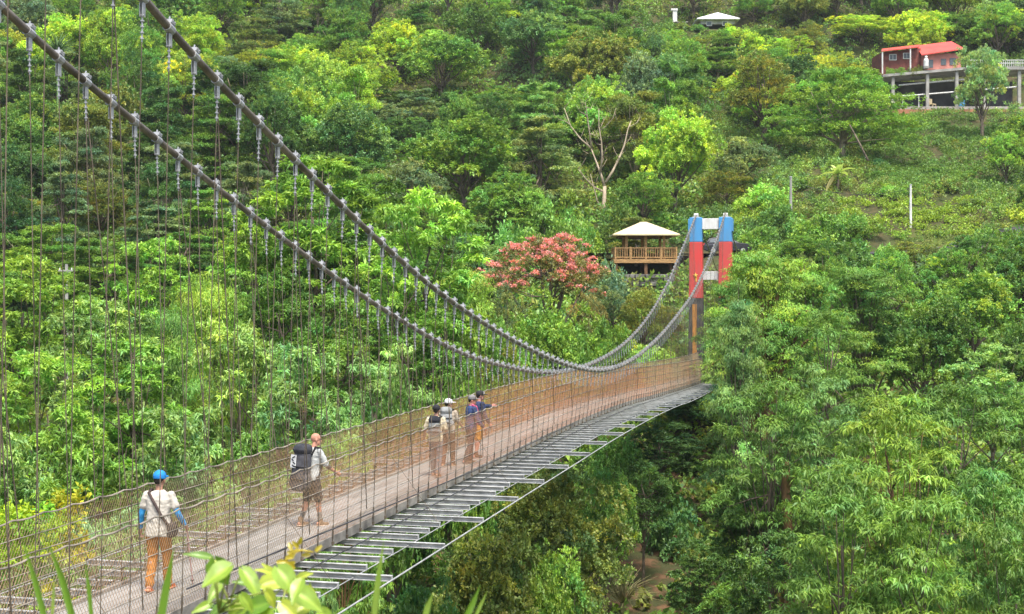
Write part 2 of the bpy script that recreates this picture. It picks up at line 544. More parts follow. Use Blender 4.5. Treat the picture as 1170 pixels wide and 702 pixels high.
# deck as a slab with a UV of metres
dk = MB()
ring = []
for y in yy:
    ring.append([bp_(y, -DO, dz(y)), bp_(y, DO, dz(y)), bp_(y, DO, dz(y) - .05), bp_(y, -DO, dz(y) - .05)])
vs = [p for r in ring for p in r]; fs = []
for i in range(len(ring) - 1):
    for k in range(4):
        k2 = (k + 1) % 4
        fs.append((i * 4 + k, (i + 1) * 4 + k, (i + 1) * 4 + k2, i * 4 + k2))
fs += [(0, 1, 2, 3), tuple((len(ring) - 1) * 4 + k for k in (3, 2, 1, 0))]
dk.add(vs, fs)
o = bpart(dk, 'deck', M['deck'])
uvl = o.data.uv_layers.new(name='UVMap')
for lp in o.data.loops:
    vi = lp.vertex_index
    i, k = divmod(vi, 4)
    uvl.data[lp.index].uv = (yy[i] / .9701, 0.0 if k in (0, 3) else 2 * DO)
for sgn in (-1, 1):     # edge beams, proud of the deck
    e = MB()
    vs, fs = [], []
    for y in yy:
        for (a, b) in ((.003, .035), (.075, .035), (.075, -.13), (.003, -.13)):
            vs.append(bp_(y, sgn * (DO + a), dz(y) + b))
    for i in range(len(yy) - 1):
        for k in range(4):
            k2 = (k + 1) % 4
            fs.append((i * 4 + k, (i + 1) * 4 + k, (i + 1) * 4 + k2, i * 4 + k2))
    fs += [(0, 1, 2, 3), tuple((len(yy) - 1) * 4 + k for k in (3, 2, 1, 0))]
    e.add(vs, fs)
    bpart(e, 'edge_beam', M['edge'])

# stations every 0.7 m; every fourth cross-beam is long
STEP = 0.7 * .9701
stations = np.arange(10.05, 96.5, STEP)
rotB = Matrix(((BR.x, BD.x, 0), (BR.y, BD.y, 0), (0, 0, 1)))


def taper_wind(y):      # the wind cables draw in towards the banks
    return 1.0 - 0.55 * max(0, (y - 60) / 38) ** 1.6 if y > 60 else 1.0


rest = MB()
for i, y in enumerate(stations):
    L = (2.70 if i % 4 == 2 else 2.03) * taper_wind(y) + random.uniform(-.04, .04)
    L = max(L, 1.05)
    mb = MB() if i < 100 else rest
    zc = dz(y) - .13 - .055
    # channel section: two flanges and a web
    mb.box(bp_(y, 0, zc + .042), (2 * L, .07, .011), rotB)
    mb.box(bp_(y, 0, zc - .042), (2 * L, .07, .011), rotB)
    mb.box(bp_(y, 0, zc) + BD * .026, (2 * L - .004, .010, .073), rotB)
    for s in (-1, 1):
        mb.box(bp_(y, s * (L - .006), zc) + BD * -.006, (.012, .054, .073), rotB)
    if i < 100:
        bpart(mb, 'crossbeam', M['galv'])
tag(bpart(rest, 'crossbeam', M['galv']), kind='stuff')

# wind cables at the beam ends, stay pipe over the beams, hand cable at the foot of the fence
for s in (-1, 1):
    for base, rr, nm in ((2.72, .015, 'wind_cable'), (2.05, .009, 'wind_cable')):
        pts = []
        for y in np.arange(8, 97, 1.0):
            pts.append(bp_(y, s * base * taper_wind(y), dz(y) - .20))
        bpart(MB().tube(pts, rr, 6), nm, M['steelcable'], smooth=True)
    pts = [bp_(y, s * 1.30 * (1 - .25 * max(0, (y - 60) / 38)), dz(y) - .10) for y in np.arange(8, 97, 1.0)]
    bpart(MB().tube(pts, .012, 6), 'stay_pipe', M['pipe'], smooth=True)
pts = [bp_(y, .93, dz(y) + .30 - .28 * min(1, max(0, (y - 19) / 14))) for y in np.arange(18.9, 45, 1.0)]
bpart(MB().tube(pts, .013, 6), 'hand_cable', M['pipe'], smooth=True)

# main cables
cab_fn = {1: _cb, -1: _ca}


def cab_pt(y, s):
    o_ = s * CO
    # z tables are by true Y
    yt = y - .2425 * o_
    return bp_(y, o_, zi(cab_fn[s], yt))


for s in (-1, 1):
    pts = [cab_pt(y, s) for y in np.arange(7, 97.6, 0.8)] + [cab_pt(97.6, s)]
    bpart(MB().tube(pts, .055, 12), 'main_cable', M['cable'], smooth=True)
    # back-stay behind the far tower
    a = cab_pt(97.6, s); b = a + BD * 20; b.z = gz(b.x, b.y) + .2
    bpart(MB().tube([a, a.lerp(b, .5), b], .05, 8), 'backstay', M['cable'], smooth=True)

HANG_O = .86
FH = 1.40


def hanger(y, s, wire, clamp, i):
    top = cab_pt(y, s)
    nxt = cab_pt(y + .2, s); t = (nxt - top).normalized()
    fz = dz(y)
    foot = bp_(y, s * HANG_O, fz - .12)
    hang = top.z - .12 > fz + .1
    # clamp: two half shells round the cable, bolts, and a hanging plate
    upv = (Vector((0, 0, 1)) - t * t.z).normalized(); sd = t.cross(upv)
    rm = Matrix((sd, t, upv)).transposed()
    clamp.tube([top - t * .07, top + t * .07], .067, 10)
    clamp.box(top + upv * .088, (.10, .11, .05), rm)
    for q in (-.03, .03):
        clamp.tube([top + upv * .10 + t * q - sd * .06, top + upv * .10 + t * q + sd * .06], .013, 5)
        clamp.tube([top + upv * .08 + t * q * 1.2, top + upv * .155 + t * q * 1.2], .012, 5)
    L = top.z - fz
    plate = min(.18, max(.07, L * .10))
    for q in (-.019, .019):
        clamp.box(top + BR * q + Vector((0, 0, -.07 - plate / 2)), (.010, .075, plate), rotB)
    clamp.tube([top - BR * .03 + Vector((0, 0, -.055 - plate)), top + BR * .03 + Vector((0, 0, -.055 - plate))], .02, 6)
    p0 = top + Vector((0, 0, -.07 - plate))
    dirv = (foot - p0); ln = dirv.length; dirv.normalize()
    # turnbuckle nuts below the plate
    if L > 1.2:
        prof, rad_ = [p0 + Vector((0, 0, .03))], [.007]
        for k in range(4):
            c = .05 + .075 * k
            for q, r_ in ((-.012, .011), (-.009, .025), (.009, .025), (.012, .011)):
                prof.append(p0 + dirv * (c + q)); rad_.append(r_)
        prof.append(p0 + dirv * .32); rad_.append(.010)
        clamp.tube(prof, rad_, 7)
    sway = BD * random.uniform(-.03, .03) * min(1, L / 4)
    mid = p0.lerp(foot, .5) + sway
    wire.tube([p0, mid, foot], .0072, 5)
    # lower turnbuckle
    wire.tube([foot + dirv * -.34, foot + dirv * -.12], .014, 6)
    wire.tube([foot + dirv * -.06, foot], .03, 6)
    if i % 4 == 2 and L > 1.5:
        # slanting stay to the next station and the drop to the long beam's end
        q = bp_(y + STEP * 1.5, s * HANG_O, fz + .25)
        wire.tube([p0, p0.lerp(q, .5), q], .009, 5)
    if i % 8 == 1:
        q = bp_(y + .05, s * 1.95 * taper_wind(y), fz - .16)
        a = foot.lerp(p0, min(1, 1.35 / max(ln, 1.4)))
        wire.tube([a, q], .005, 5)


# stations near the camera show largest
order = []
for i, y in enumerate(stations):
    for s in (-1, 1):
        order.append((i, y, s))
shown = [x for x in order if x[1] >= 12.3][:100]
shown_set = set((x[0], x[2]) for x in shown)
rw, rc = MB(), MB()
for (i, y, s) in order:
    if (i, s) in shown_set:
        w, c = MB(), MB()
        hanger(y, s, w, c, i)
        ho = bpart(w, 'hanger', M['wire'])
        co = c.build('cable_clamp', M['clamp'], ho)
    else:
        hanger(y, s, rw, rc, i)
ho = tag(bpart(rw, 'hanger', M['wire']), kind='stuff')
tag(rc.build('cable_clamp', M['clamp'], ho), kind='stuff')

# fences: wire rails and diagonal wire mesh
for s in (-1, 1):
    fo = s * (DO + .055)
    rail = MB()
    for hgt, rr in ((.18, .007), (.42, .007), (.66, .007), (.90, .008), (1.14, .007)):
        rail.tube([bp_(y, fo, dz(y) + hgt + .005 * math.sin(y * 3.1 + hgt * 9)) for y in yy], rr, 5)
    # top rail sags between hangers
    pts = []
    for y in np.arange(Y_A, Y_B, STEP / 4):
        ph = ((y - stations[0]) / STEP) % 1.0
        pts.append(bp_(y, fo, dz(y) + FH - .03 * 4 * ph * (1 - ph)))
    rail.tube(pts, .013, 6)
    fence = bpart(rail, 'fence', M['rail'])
    v = []
    pitch = .068; run = FH * .62
    rr = .0026
    for y in np.arange(Y_A, Y_B - 1, pitch * .9701):
        for dr in (0, 1):
            y0, y1 = (y, y + run) if dr == 0 else (y + run, y)
            a = np.array(bp_(y0, fo, dz(y0) + .02)); b = np.array(bp_(y1, fo, dz(y1) + FH - .03))
            d = b - a; d /= np.linalg.norm(d)
            n1 = np.array(BR); n2 = np.cross(d, n1)
            tri = [n1 * rr, (-.5 * n1 + .866 * n2) * rr, (-.5 * n1 - .866 * n2) * rr]
            for k in range(3):
                k2 = (k + 1) % 3
                v += [a + tri[k], a + tri[k2], b + tri[k2], b + tri[k]]
    me = np_mesh('wire_mesh', np.array(v), 4, M['mesh'])
    wm = bpy.data.objects.new('wire_mesh', me); COL.objects.link(wm); wm.parent = fence

# ------------------------------------------------------------------ far tower
def build_tower():
    yc = 97.7
    base = bp_(yc, 0, -7.4)
    t = empty('bridge_tower', base, -math.atan2(.2425, .9701),
              label='painted bridge tower, blue tops and red legs joined by a white beam', cat='bridge tower')
    Z = lambda z: z + 7.4
    for s in (-1, 1):
        x = s * 1.05
        def seg(z0, z1, w0, w1, d0, d1):
            m = MB()
            vs = []
            for (z, w, d) in ((z0, w0, d0), (z1, w1, d1)):
                for (a, b) in ((-1, -1), (1, -1), (1, 1), (-1, 1)):
                    vs.append((x + a * w / 2, b * d / 2, Z(z)))
            m.add(vs, [(3, 2, 1, 0), (4, 5, 6, 7), (0, 1, 5, 4), (1, 2, 6, 5), (2, 3, 7, 6), (3, 0, 4, 7)])
            return m
        leg = seg(-.62, 3.42, .98, .90, 1.0, .9).build('tower_leg', M['red'], t, bevel=.03)
        tag(leg, 'red tower leg')
        seg(-7.4, -.625, 1.06, .985, 1.1, 1.0).build('leg_base', M['darkpaint'], leg, bevel=.03)
        seg(3.425, 5.18, .90, .88, .9, .9).build('leg_top', M['blue'], leg, bevel=.03)
        m = MB()
        m.box((x + s * .49, 0, Z(4.62)), (.10, .86, .92)); m.build('leg_shoulder', M['blue'], leg, bevel=.02)
        m = MB().box((x, 0, Z(5.21)), (.55, .8, .06)); m.tube([(x - .16, 0, Z(5.36)), (x + .16, 0, Z(5.36))], .14, 12)
        m.box((x, 0, Z(5.27)), (.34, .5, .12))
        m.build('cable_saddle', M['galv'], leg)
        if s == -1:
            # ochre strip down the dark base and a gilt emblem on the red
            MB().box((x - .06, -.555, Z(-3.55)), (.30, .035, 5.0)).build('ochre_strip', M['orange'], leg)
            e = MB()
            for k in range(5):
                an = R(18 + 72 * k)
                e.tube([(x, -.497, Z(1.0)), (x + .17 * math.cos(an), -.497, Z(1.0) + .2 * math.sin(an))], [.075, .02], 6)
            e.box((x + .05, -.492, Z(.72)), (.1, .03, .3))
            e.build('gilt_emblem', M['gold'], leg)
    MB().box((0, 0, Z(4.72)), (1.18, .6, .78)).build('top_beam', M['white'], t, bevel=.02)
    MB().box((0, 0, Z(1.0)), (1.14, .5, .62)).build('lower_beam', M['white'], t, bevel=.02)
    return t


build_tower()

# ------------------------------------------------------------------ pavilion, houses, poles, car
def build_pavilion():
    x0, y0 = (735.5 - U0) * 120 / F, 120.0
    t = empty('pavilion', (x0, y0, 0), 0.0, label='open timber pavilion with cream hipped roof on a raised railed platform', cat='pavilion')
    zf = 2.62
    W, D = 5.5, 4.2
    m = MB().box((0, 0, zf - .06), (W, D, .12)); m.build('platform', M['wood'], t)
    m = MB()
    for y in (-D / 2 - .03, D / 2 + .03): m.box((0, y, zf - .14), (W + .12, .06, .34))
    for x in (-W / 2 - .03, W / 2 + .03): m.box((x, 0, zf - .14), (.06, D, .34))
    m.build('fascia', M['wood'], t)
    g = gz(x0, y0)
    for x in (-2.6, 0, 2.6):
        for y in (-1.9, 1.9):
            MB().box((x, y, (zf - .12 + g - .6) / 2), (.26, .26, zf - .12 - g + .6)).build('support_post', M['darkwood'], t)
    for x in (-1.66, 0.02, 1.62):
        for y in (-1.5, 1.5):
            MB().box((x, y, (zf + 4.7) / 2), (.24, .24, 4.7 - zf)).build('roof_post', M['wood'], t, bevel=.015)
    def railing(a, b):
        r = MB(); a = Vector(a); b = Vector(b); L = (b - a).length; d = (b - a) / L
        rm = Matrix(((d.x, -d.y, 0), (d.y, d.x, 0), (0, 0, 1)))
        for z in (zf + 1.0, zf + .18): r.box((a + b) / 2 + Vector((0, 0, z)), (L, .09, .09), rm)
        n = int(L / .2)
        for k in range(1, n): r.box(a.lerp(b, k / n) + Vector((0, 0, zf + .59)), (.05, .045, .73), rm)
        for k in range(0, int(L / 1.3) + 1):
            r.box(a.lerp(b, k / max(1, int(L / 1.3))) + Vector((0, 0, zf + .55)), (.14, .14, 1.1), rm)
        r.build('railing', M['wood'], t)
    w, d = W / 2 - .1, D / 2 - .1
    railing((-w, -d, 0), (w, -d, 0)); railing((-w, d, 0), (w, d, 0)); railing((-w, -d + .2, 0), (-w, d - .2, 0)); railing((w, -d + .2, 0), (w, d - .2, 0))
    r = MB()
    ex, ey, ze, za = 2.92, 2.5, 4.80, 5.98
    vs = [(-ex, -ey, ze), (ex, -ey, ze), (ex, ey, ze), (-ex, ey, ze), (-.25, 0, za), (.25, 0, za),
          (-ex, -ey, ze - .1), (ex, -ey, ze - .1), (ex, ey, ze - .1), (-ex, ey, ze - .1)]
    r.add(vs, [(0, 1, 5, 4), (1, 2, 5), (2, 3, 4, 5), (3, 0, 4), (0, 6, 7, 1), (1, 7, 8, 2), (2, 8, 9, 3), (3, 9, 6, 0), (9, 8, 7, 6)])
    roof = r.build('roof', M['cream'], t)
    b = MB()
    for y in (-1.5, 1.5): b.box((0, y, ze - .19), (4.6, .14, .18))
    for x in (-2.2, 2.2): b.box((x, 0, ze - .19), (.14, 2.8, .176))
    b.build('eave_beam', M['darkwood'], t)
    # stone footing wall in front
    s = MB()
    rr = random.Random(3)
    for k in range(11):
        for j in range(3):
            s.box((-3.4 + k * .42 + rr.uniform(-.08, .08), rr.uniform(-.1, .1), j * .34 + .1), (.42, .6, .33), Matrix.Rotation(rr.uniform(-.2, .2), 3, 'Z'))
    w_ = s.build('stone_wall', M['stone'], None, bevel=.04)
    w_.location = (x0 + 1.2, y0 - 3.4, gz(x0, y0 - 3.4) - .1)
    tag(w_, 'low rough grey stone wall at the foot of the timber pavilion', 'wall')


build_pavilion()


def build_house():
    s = 190 / F
    X = lambda u: (u - U0) * s
    Z = lambda v: (V0 - v) * s
    y0 = 190.0
    t = empty('hillside_house', (X(1080), y0, Z(125)), 0, label='red brick house with red sheet roof above an open concrete storey on the hillside', cat='house')
    ox, oz = X(1080), Z(125)
    P = lambda u, v, d=0.0: Vector((X(u) - ox, d, Z(v) - oz))
    Q = lambda u, v, d=0.0: Vector(((u - U0) * (190 + d) / F - ox, d, (V0 - v) * (190 + d) / F - oz))
    def bx(u0, u1, v0, v1, d0, d1):
        a = P(u0, v1, d0); b = P(u1, v0, d1)
        return MB().box((a + b) / 2, (abs(b.x - a.x), abs(b.y - a.y), abs(b.z - a.z)))
    # open lower storey: dark back wall, floor, columns and rails
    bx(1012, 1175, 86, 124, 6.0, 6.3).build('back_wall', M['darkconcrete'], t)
    bx(1006, 1175, 122, 125.5, -.2, 6.0).build('lower_slab', M['concrete'], t)
    sl = MB()
    a, b, c, d = P(1008, 85.5), P(1104, 77), P(1104, 80), P(1008, 88.5)
    sl.add([(p.x, y, p.z) for y in (-.3, 6.3) for p in (a, b, c, d)], [(0, 3, 2, 1), (4, 5, 6, 7), (0, 1, 5, 4), (1, 2, 6, 5), (2, 3, 7, 6), (3, 0, 4, 7)])
    sl.build('terrace_slab', M['concrete'], t)
    bx(1104.3, 1180, 76.5, 80, -.3, 6.28).build('terrace_slab', M['concrete'], t)
    for (u, v1) in ((1020.5, 88), (1060, 85), (1093.5, 82), (1124.5, 81), (1165, 80)):
        bx(u - 1.7, u + 1.7, v1 - .5, 122, 0.0, .42).build('column', M['concrete'], t)
    for (ua, va, ub, vb) in ((1009, 111.5, 1163, 99), (1028, 97, 1124, 88.5)):
        MB().tube([P(ua, va, .5), P(ub, vb, .5)], .12, 6).build('rail', M['galv'], t)
    for u in (1010, 1032.5, 1051):
        MB().tube([P(u, 111 - (u - 1010) * .08, .5), P(u, 122, .5)], .08, 6).build('rail_post', M['galv'], t)
    # upper house: brick left wing, pink right wing
    bw = MB()
    a, b = P(1009, 84, 1.2), P(1055, 79, 5.5)
    bw.add([(a.x, 1.2, a.z), (b.x, 1.2, b.z), (b.x, 1.2, P(0, 53.5).z), (a.x, 1.2, P(0, 58.5).z),
            (a.x, 6, a.z), (b.x, 6, b.z), (b.x, 6, P(0, 53.5).z), (a.x, 6, P(0, 58.5).z)],
           [(0, 1, 2, 3), (5, 4, 7, 6), (1, 5, 6, 2), (4, 0, 3, 7), (3, 2, 6, 7), (4, 5, 1, 0)])
    bw.build('brick_wall', M['brick'], t)
    bx(1055.2, 1099, 60.5, 79, .4, 6.0).build('pink_wall', M['pinkwall'], t)
    for (u0, u1, v0, v1) in ((1018.5, 1027, 60.5, 67.5), (1034.5, 1043, 59, 66)):
        w = bx(u0, u1, v0, v1, 1.10, 1.19).build('window', M['white'], t)
        for q in (0, 1):
            um = (u0 + u1) / 2
            ua, ub = (u0 + .8, um - .3) if q == 0 else (um + .3, u1 - .8)
            bx(ua, ub, v0 + .8, v1 - .8, 1.06, 1.095).build('pane', M['glass'], w)
    for (u0, u1, v0, v1, mt) in ((1062, 1067, 68, 77, 'glass'), (1076, 1082, 67, 74, 'glass'), (1086, 1093, 66, 74, 'glass')):
        bx(u0, u1, v0, v1, .33, .396).build('window', M[mt], t)
    # lean-to roof on the left, big pitched roof on the right with the slope facing the valley
    rf = MB()
    def slab(pts, th=.14):
        n = len(pts)
        top = [Vector(p) for p in pts]; bot = [p - Vector((0, 0, th)) for p in top]
        rf.add(top + bot, [tuple(range(n)), tuple(range(2 * n - 1, n - 1, -1))] + [(k, k + n, (k + 1) % n + n, (k + 1) % n) for k in range(n)])
    slab([Q(1007, 58.2, .2), Q(1049, 53.4, .2), Q(1051, 51.0, 6.4), Q(1008, 55.8, 6.4)])
    slab([Q(1053, 62.5, -.2), Q(1102, 55.5, -.2), Q(1087, 47.3, 3.4), Q(1046, 52.4, 3.4)])
    slab([Q(1046, 52.6, 3.45), Q(1087, 47.5, 3.45), Q(1101, 55, 6.6), Q(1052, 61, 6.6)])
    rf.build('roof', M['redroof'], t)
    for u in (1009, 1041):
        MB().tube([P(u, 57.5 - (u - 1009) * .12, .35), P(u, 84 - (u - 1009) * .09, .35)], .11, 6).build('porch_post', M['white'], t)
    rr = MB()
    for k in range(34):
        u = 1104.5 + k * 2.2
        rr.tube([P(u, 76.4, -.1), P(u, 69, -.1)], .035, 4)
    for v in (69, 72.5): rr.tube([P(1104, v, -.1), P(1180, v, -.1)], .05, 5)
    rr.build('terrace_railing', M['white'], t)
    # things of their own on and below the terraces
    rw = bx(1003, 1182, 126.0, 138, -.9, -.35).build('retaining_wall', M['terracotta'])
    rw.location = (ox, y0, oz)
    tag(rw, 'long terracotta retaining wall below the open concrete storey of the red house', 'wall')
    tk = empty('water_tank', (X(1058), y0 - .05, Z(78.7)), 0, label='small white water tank standing on the terrace edge of the red house', cat='water tank')
    MB().tube([(0, 0, 0), (0, 0, .35)], .42, 12).build('tank_stand', M['concrete'], tk)
    MB().tube([(0, 0, .353), (0, 0, 1.15), (0, 0, 1.4), (0, 0, 1.5)], [.36, .36, .26, .12], 14).build('tank_body', M['white'], tk, smooth=False)
    MB().ell((0, 0, 1.62), (.22, .22, .2)).build('tank_cap', M['white'], tk, smooth=True)
    ch = empty('garden_chair', (X(1068), y0 + 1.0, Z(122.0)), .6, label='pale chair left on the floor of the open concrete storey', cat='chair')
    MB().box((0, 0, .45), (.7, .7, .08)).build('seat', M['cream'], ch)
    MB().box((0, .37, .85), (.7, .07, .85)).build('backrest', M['cream'], ch)
    for x in (-.3, .3):
        for y in (-.3, .3): MB().box((x, y, .2), (.06, .06, .41)).build('leg', M['cream'], ch)
    bt = MB().tube([(0, 0, 0), (0, 0, .1), (0, 0, 1.0), (0, 0, 1.05)], [.42, .46, .46, .40], 14).build('plastic_barrel', M['blue'])
    bt.location = (X(1101), y0 + .9, Z(122.0)); tag(bt, 'blue plastic barrel on the floor of the open concrete storey', 'barrel')


build_house()


def build_far_house():
    Yh = 225.0; s = Yh / F
    X = lambda u: (u - U0) * s
    Z = lambda v: (V0 - v) * s
    ox, oz = X(817), Z(31)
    t = empty('hilltop_house', (ox, Yh, oz), 0, label='small hilltop house with a pale hipped roof showing above the trees', cat='house')
    P = lambda u, v, d: (X(u) - ox, d, Z(v) - oz)
    r = MB()
    zt, ze = Z(14.3) - oz, Z(25) - oz
    l, rr = X(793.5) - ox, X(842) - ox; ap = X(820) - ox
    r.add([(l, -3, ze), (rr, -3, ze), (rr, 3, ze), (l, 3, ze), (ap, 0, zt), (l, -3, ze - .15), (rr, -3, ze - .15), (rr, 3, ze - .15), (l, 3, ze - .15)],
          [(0, 1, 4), (1, 2, 4), (2, 3, 4), (3, 0, 4), (0, 5, 6, 1), (1, 6, 7, 2), (2, 7, 8, 3), (3, 8, 5, 0), (8, 7, 6, 5)])
    r.build('roof', M['whiteroof'], t)
    MB().box(((l + rr) / 2, 0, (ze - .16) / 2), ((rr - l) * .8, 4.6, ze - .16)).build('wall', M['concrete'], t)
    for u in (808, 826):
        w = MB().box((X(u) - ox, -2.32, ze - .75), (.9, .05, .8)).build('window', M['white'], t)
        MB().box((X(u) - ox, -2.36, ze - .75), (.72, .03, .62)).build('pane', M['glass'], w)
    ox2 = X(771)
    g = Z(26.5)
    k = empty('water_tower', (ox2, Yh, g), 0, label='small white water tower beside the pale roofed hilltop house', cat='water tower')
    MB().box((0, 0, 1.0), (.7, .7, 2.0)).build('tower_shaft', M['white'], k)
    MB().box((-.1, 0, 2.17), (1.1, .9, .33)).build('tank_body', M['white'], k)
    MB().box((.6, 0, .06), (3.0, 1.4, .12)).build('plinth', M['concrete'], k)


build_far_house()


def build_pole(u, vt, vb, Y, label, rad=.1, arm=True, mat='concrete'):
    x = (u - U0) * Y / F
    zt = (V0 - vt) * Y / F; zb = min((V0 - vb) * Y / F, gz(x, Y)) - .3
    t = empty('utility_pole', (x, Y, zb), 0, label=label, cat='utility pole')
    MB().tube([(0, 0, 0), (0, 0, zt - zb)], [rad * 1.25, rad * .8], 10).build('pole', M[mat], t)
    if arm:
        MB().box((0, -rad - .03, zt - zb - .45), (1.0, .08, .09)).build('crossarm', M['concrete'], t)
        for q in (-.4, .4):
            MB().tube([(q, -rad - .03, zt - zb - .404), (q, -rad - .03, zt - zb - .25)], .045, 6).build('insulator', M['white'], t)
    else:
        MB().tube([(0, 0, zt - zb), (0, 0, zt - zb + .12)], rad * 1.0, 8).build('pole_cap', M['galv'], t)
    return x, zt


p1 = build_pole(903.5, 203, 262, 138, 'thin grey concrete pole left of the banana plant', .15, False)
p2 = build_pole(1040.5, 212, 268, 133, 'slim pale pole at the edge of the grass clearing', .12, False, 'white')
p3 = build_pole(76, 302, 335, 92, 'weathered concrete utility pole with a crossarm among the leafy trees by the gorge', .13, True)
wp = [Vector((p1[0], 138, p1[1] - .3)).lerp(Vector((p2[0], 133, p2[1] - .3)), q / 12) - Vector((0, 0, 1.0 * 4 * q / 12 * (1 - q / 12))) for q in range(13)]
wo = MB().tube(wp, .02, 4).build('power_line', M['pipe'])
tag(wo, 'thin sagging power line strung between the two poles by the clearing', 'power line')


def build_car():
    Y = 125.0
    x = (831 - U0) * Y / F
    t = empty('parked_car', (x, Y, 3.27), R(-4), label='dark estate car parked on the road behind the painted bridge tower', cat='car')
    prof = [(-2.2, .42), (-2.22, .75), (-2.1, 1.0), (-1.95, 1.08), (-1.75, 1.42), (-1.3, 1.5), (-.2, 1.5), (.35, 1.4), (1.0, 1.02), (1.75, .93),
            (2.1, .82), (2.2, .6), (2.18, .35), (1.8, .28), (-1.9, .28)]
    n = len(prof)
    def body(inset, hw):
        vs = []
        for s in (-1, 1):
            for (a, b) in prof:
                k = hw - max(0, b - .95) * .42
                vs.append((a, s * k, b))
        return vs
    m = MB()
    m.add(body(0, .88), [tuple(range(n)), tuple(range(2 * n - 1, n - 1, -1))] + [(k, k + n, (k + 1) % n + n, (k + 1) % n) for k in range(n)])
    m.build('body', M['black'], t, bevel=.05)
    for s in (-1, 1):
        g = MB()
        for pts in (((-1.72, 1.04), (-1.55, 1.38), (-.95, 1.42), (-.95, 1.04)), ((-.88, 1.04), (-.88, 1.42), (-.12, 1.42), (-.12, 1.04)), ((-.05, 1.04), (-.05, 1.42), (.25, 1.38), (.85, 1.04))):
            o_ = len(g.v)
            g.add([(a, s * (.905 - max(0, b - .95) * .42), b) for a, b in pts], [(0, 1, 2, 3)])
        g.build('side_window', M['glass'], t)
        MB().box((2.12, s * .62, .76), (.16, .34, .16)).build('headlight', M['white'], t)
        MB().box((-2.17, s * .66, .84), (.12, .22, .26)).build('tail_light', M['red'], t)
        for a in (-1.35, 1.35):
            w = MB().tube([(a, s * .70, .32), (a, s * .90, .32)], .32, 18).build('wheel', M['rubber'], t)
            MB().tube([(a, s * .90, .32), (a, s * .915, .32)], .2, 12).build('rim', M['galv'], w)


build_car()
# the road on its bench of the hillside
rd = MB()
pts = [(x, 125.0 + 2.2 * math.sin((x - 17) * .03)) for x in np.arange(-6, 62, 1.5)]
vs = []; 
for (x, y) in pts:
    for q in (-2.6, 2.6): vs.append((x, y + q, max(3.262, gz(x, y + q) + .012)))
rd.add(vs, [(2 * i, 2 * i + 2, 2 * i + 3, 2 * i + 1) for i in range(len(pts) - 1)])
tag(rd.build('road', M['asphalt']), kind='structure')

# ------------------------------------------------------------------ people
CLOTH = {}
def cloth(name, col, var=.16, rough=.85):
    if name not in CLOTH:
        CLOTH[name] = pmat('cloth_' + name, col, rough, var=var, scale=9, bump=.5, bscale=16, spec=.2)
    return CLOTH[name]


def fuse(o, vox, it=6, fold=0):
    """melt overlapping pieces into one continuous skin"""
    r = o.modifiers.new('remesh', 'REMESH'); r.mode = 'VOXEL'; r.voxel_size = vox; r.use_smooth_shade = True
    s = o.modifiers.new('smooth', 'SMOOTH'); s.iterations = it; s.factor = .5
    bpy.context.view_layer.update()
    dg = bpy.context.evaluated_depsgraph_get()
    me = bpy.data.meshes.new_from_object(o.evaluated_get(dg))
    o.modifiers.clear()
    me.name = o.name
    if fold:
        from mathutils import noise
        n_ = [v.normal.copy() for v in me.vertices]
        for v, nn in zip(me.vertices, n_):
            p = v.co
            q = noise.noise(Vector((p.x * 9, p.y * 9, p.z * 17 + 6 * p.x))) + .6 * noise.noise(Vector((p.x * 20 + 7, p.y * 20, p.z * 34)))
            v.co = p + nn * (fold * (q * .8 + .25))
        me.update()
    o.data = me
    return o


def rx(a): return Matrix.Rotation(a, 3, 'X')
def rz(a): return Matrix.Rotation(a, 3, 'Z')


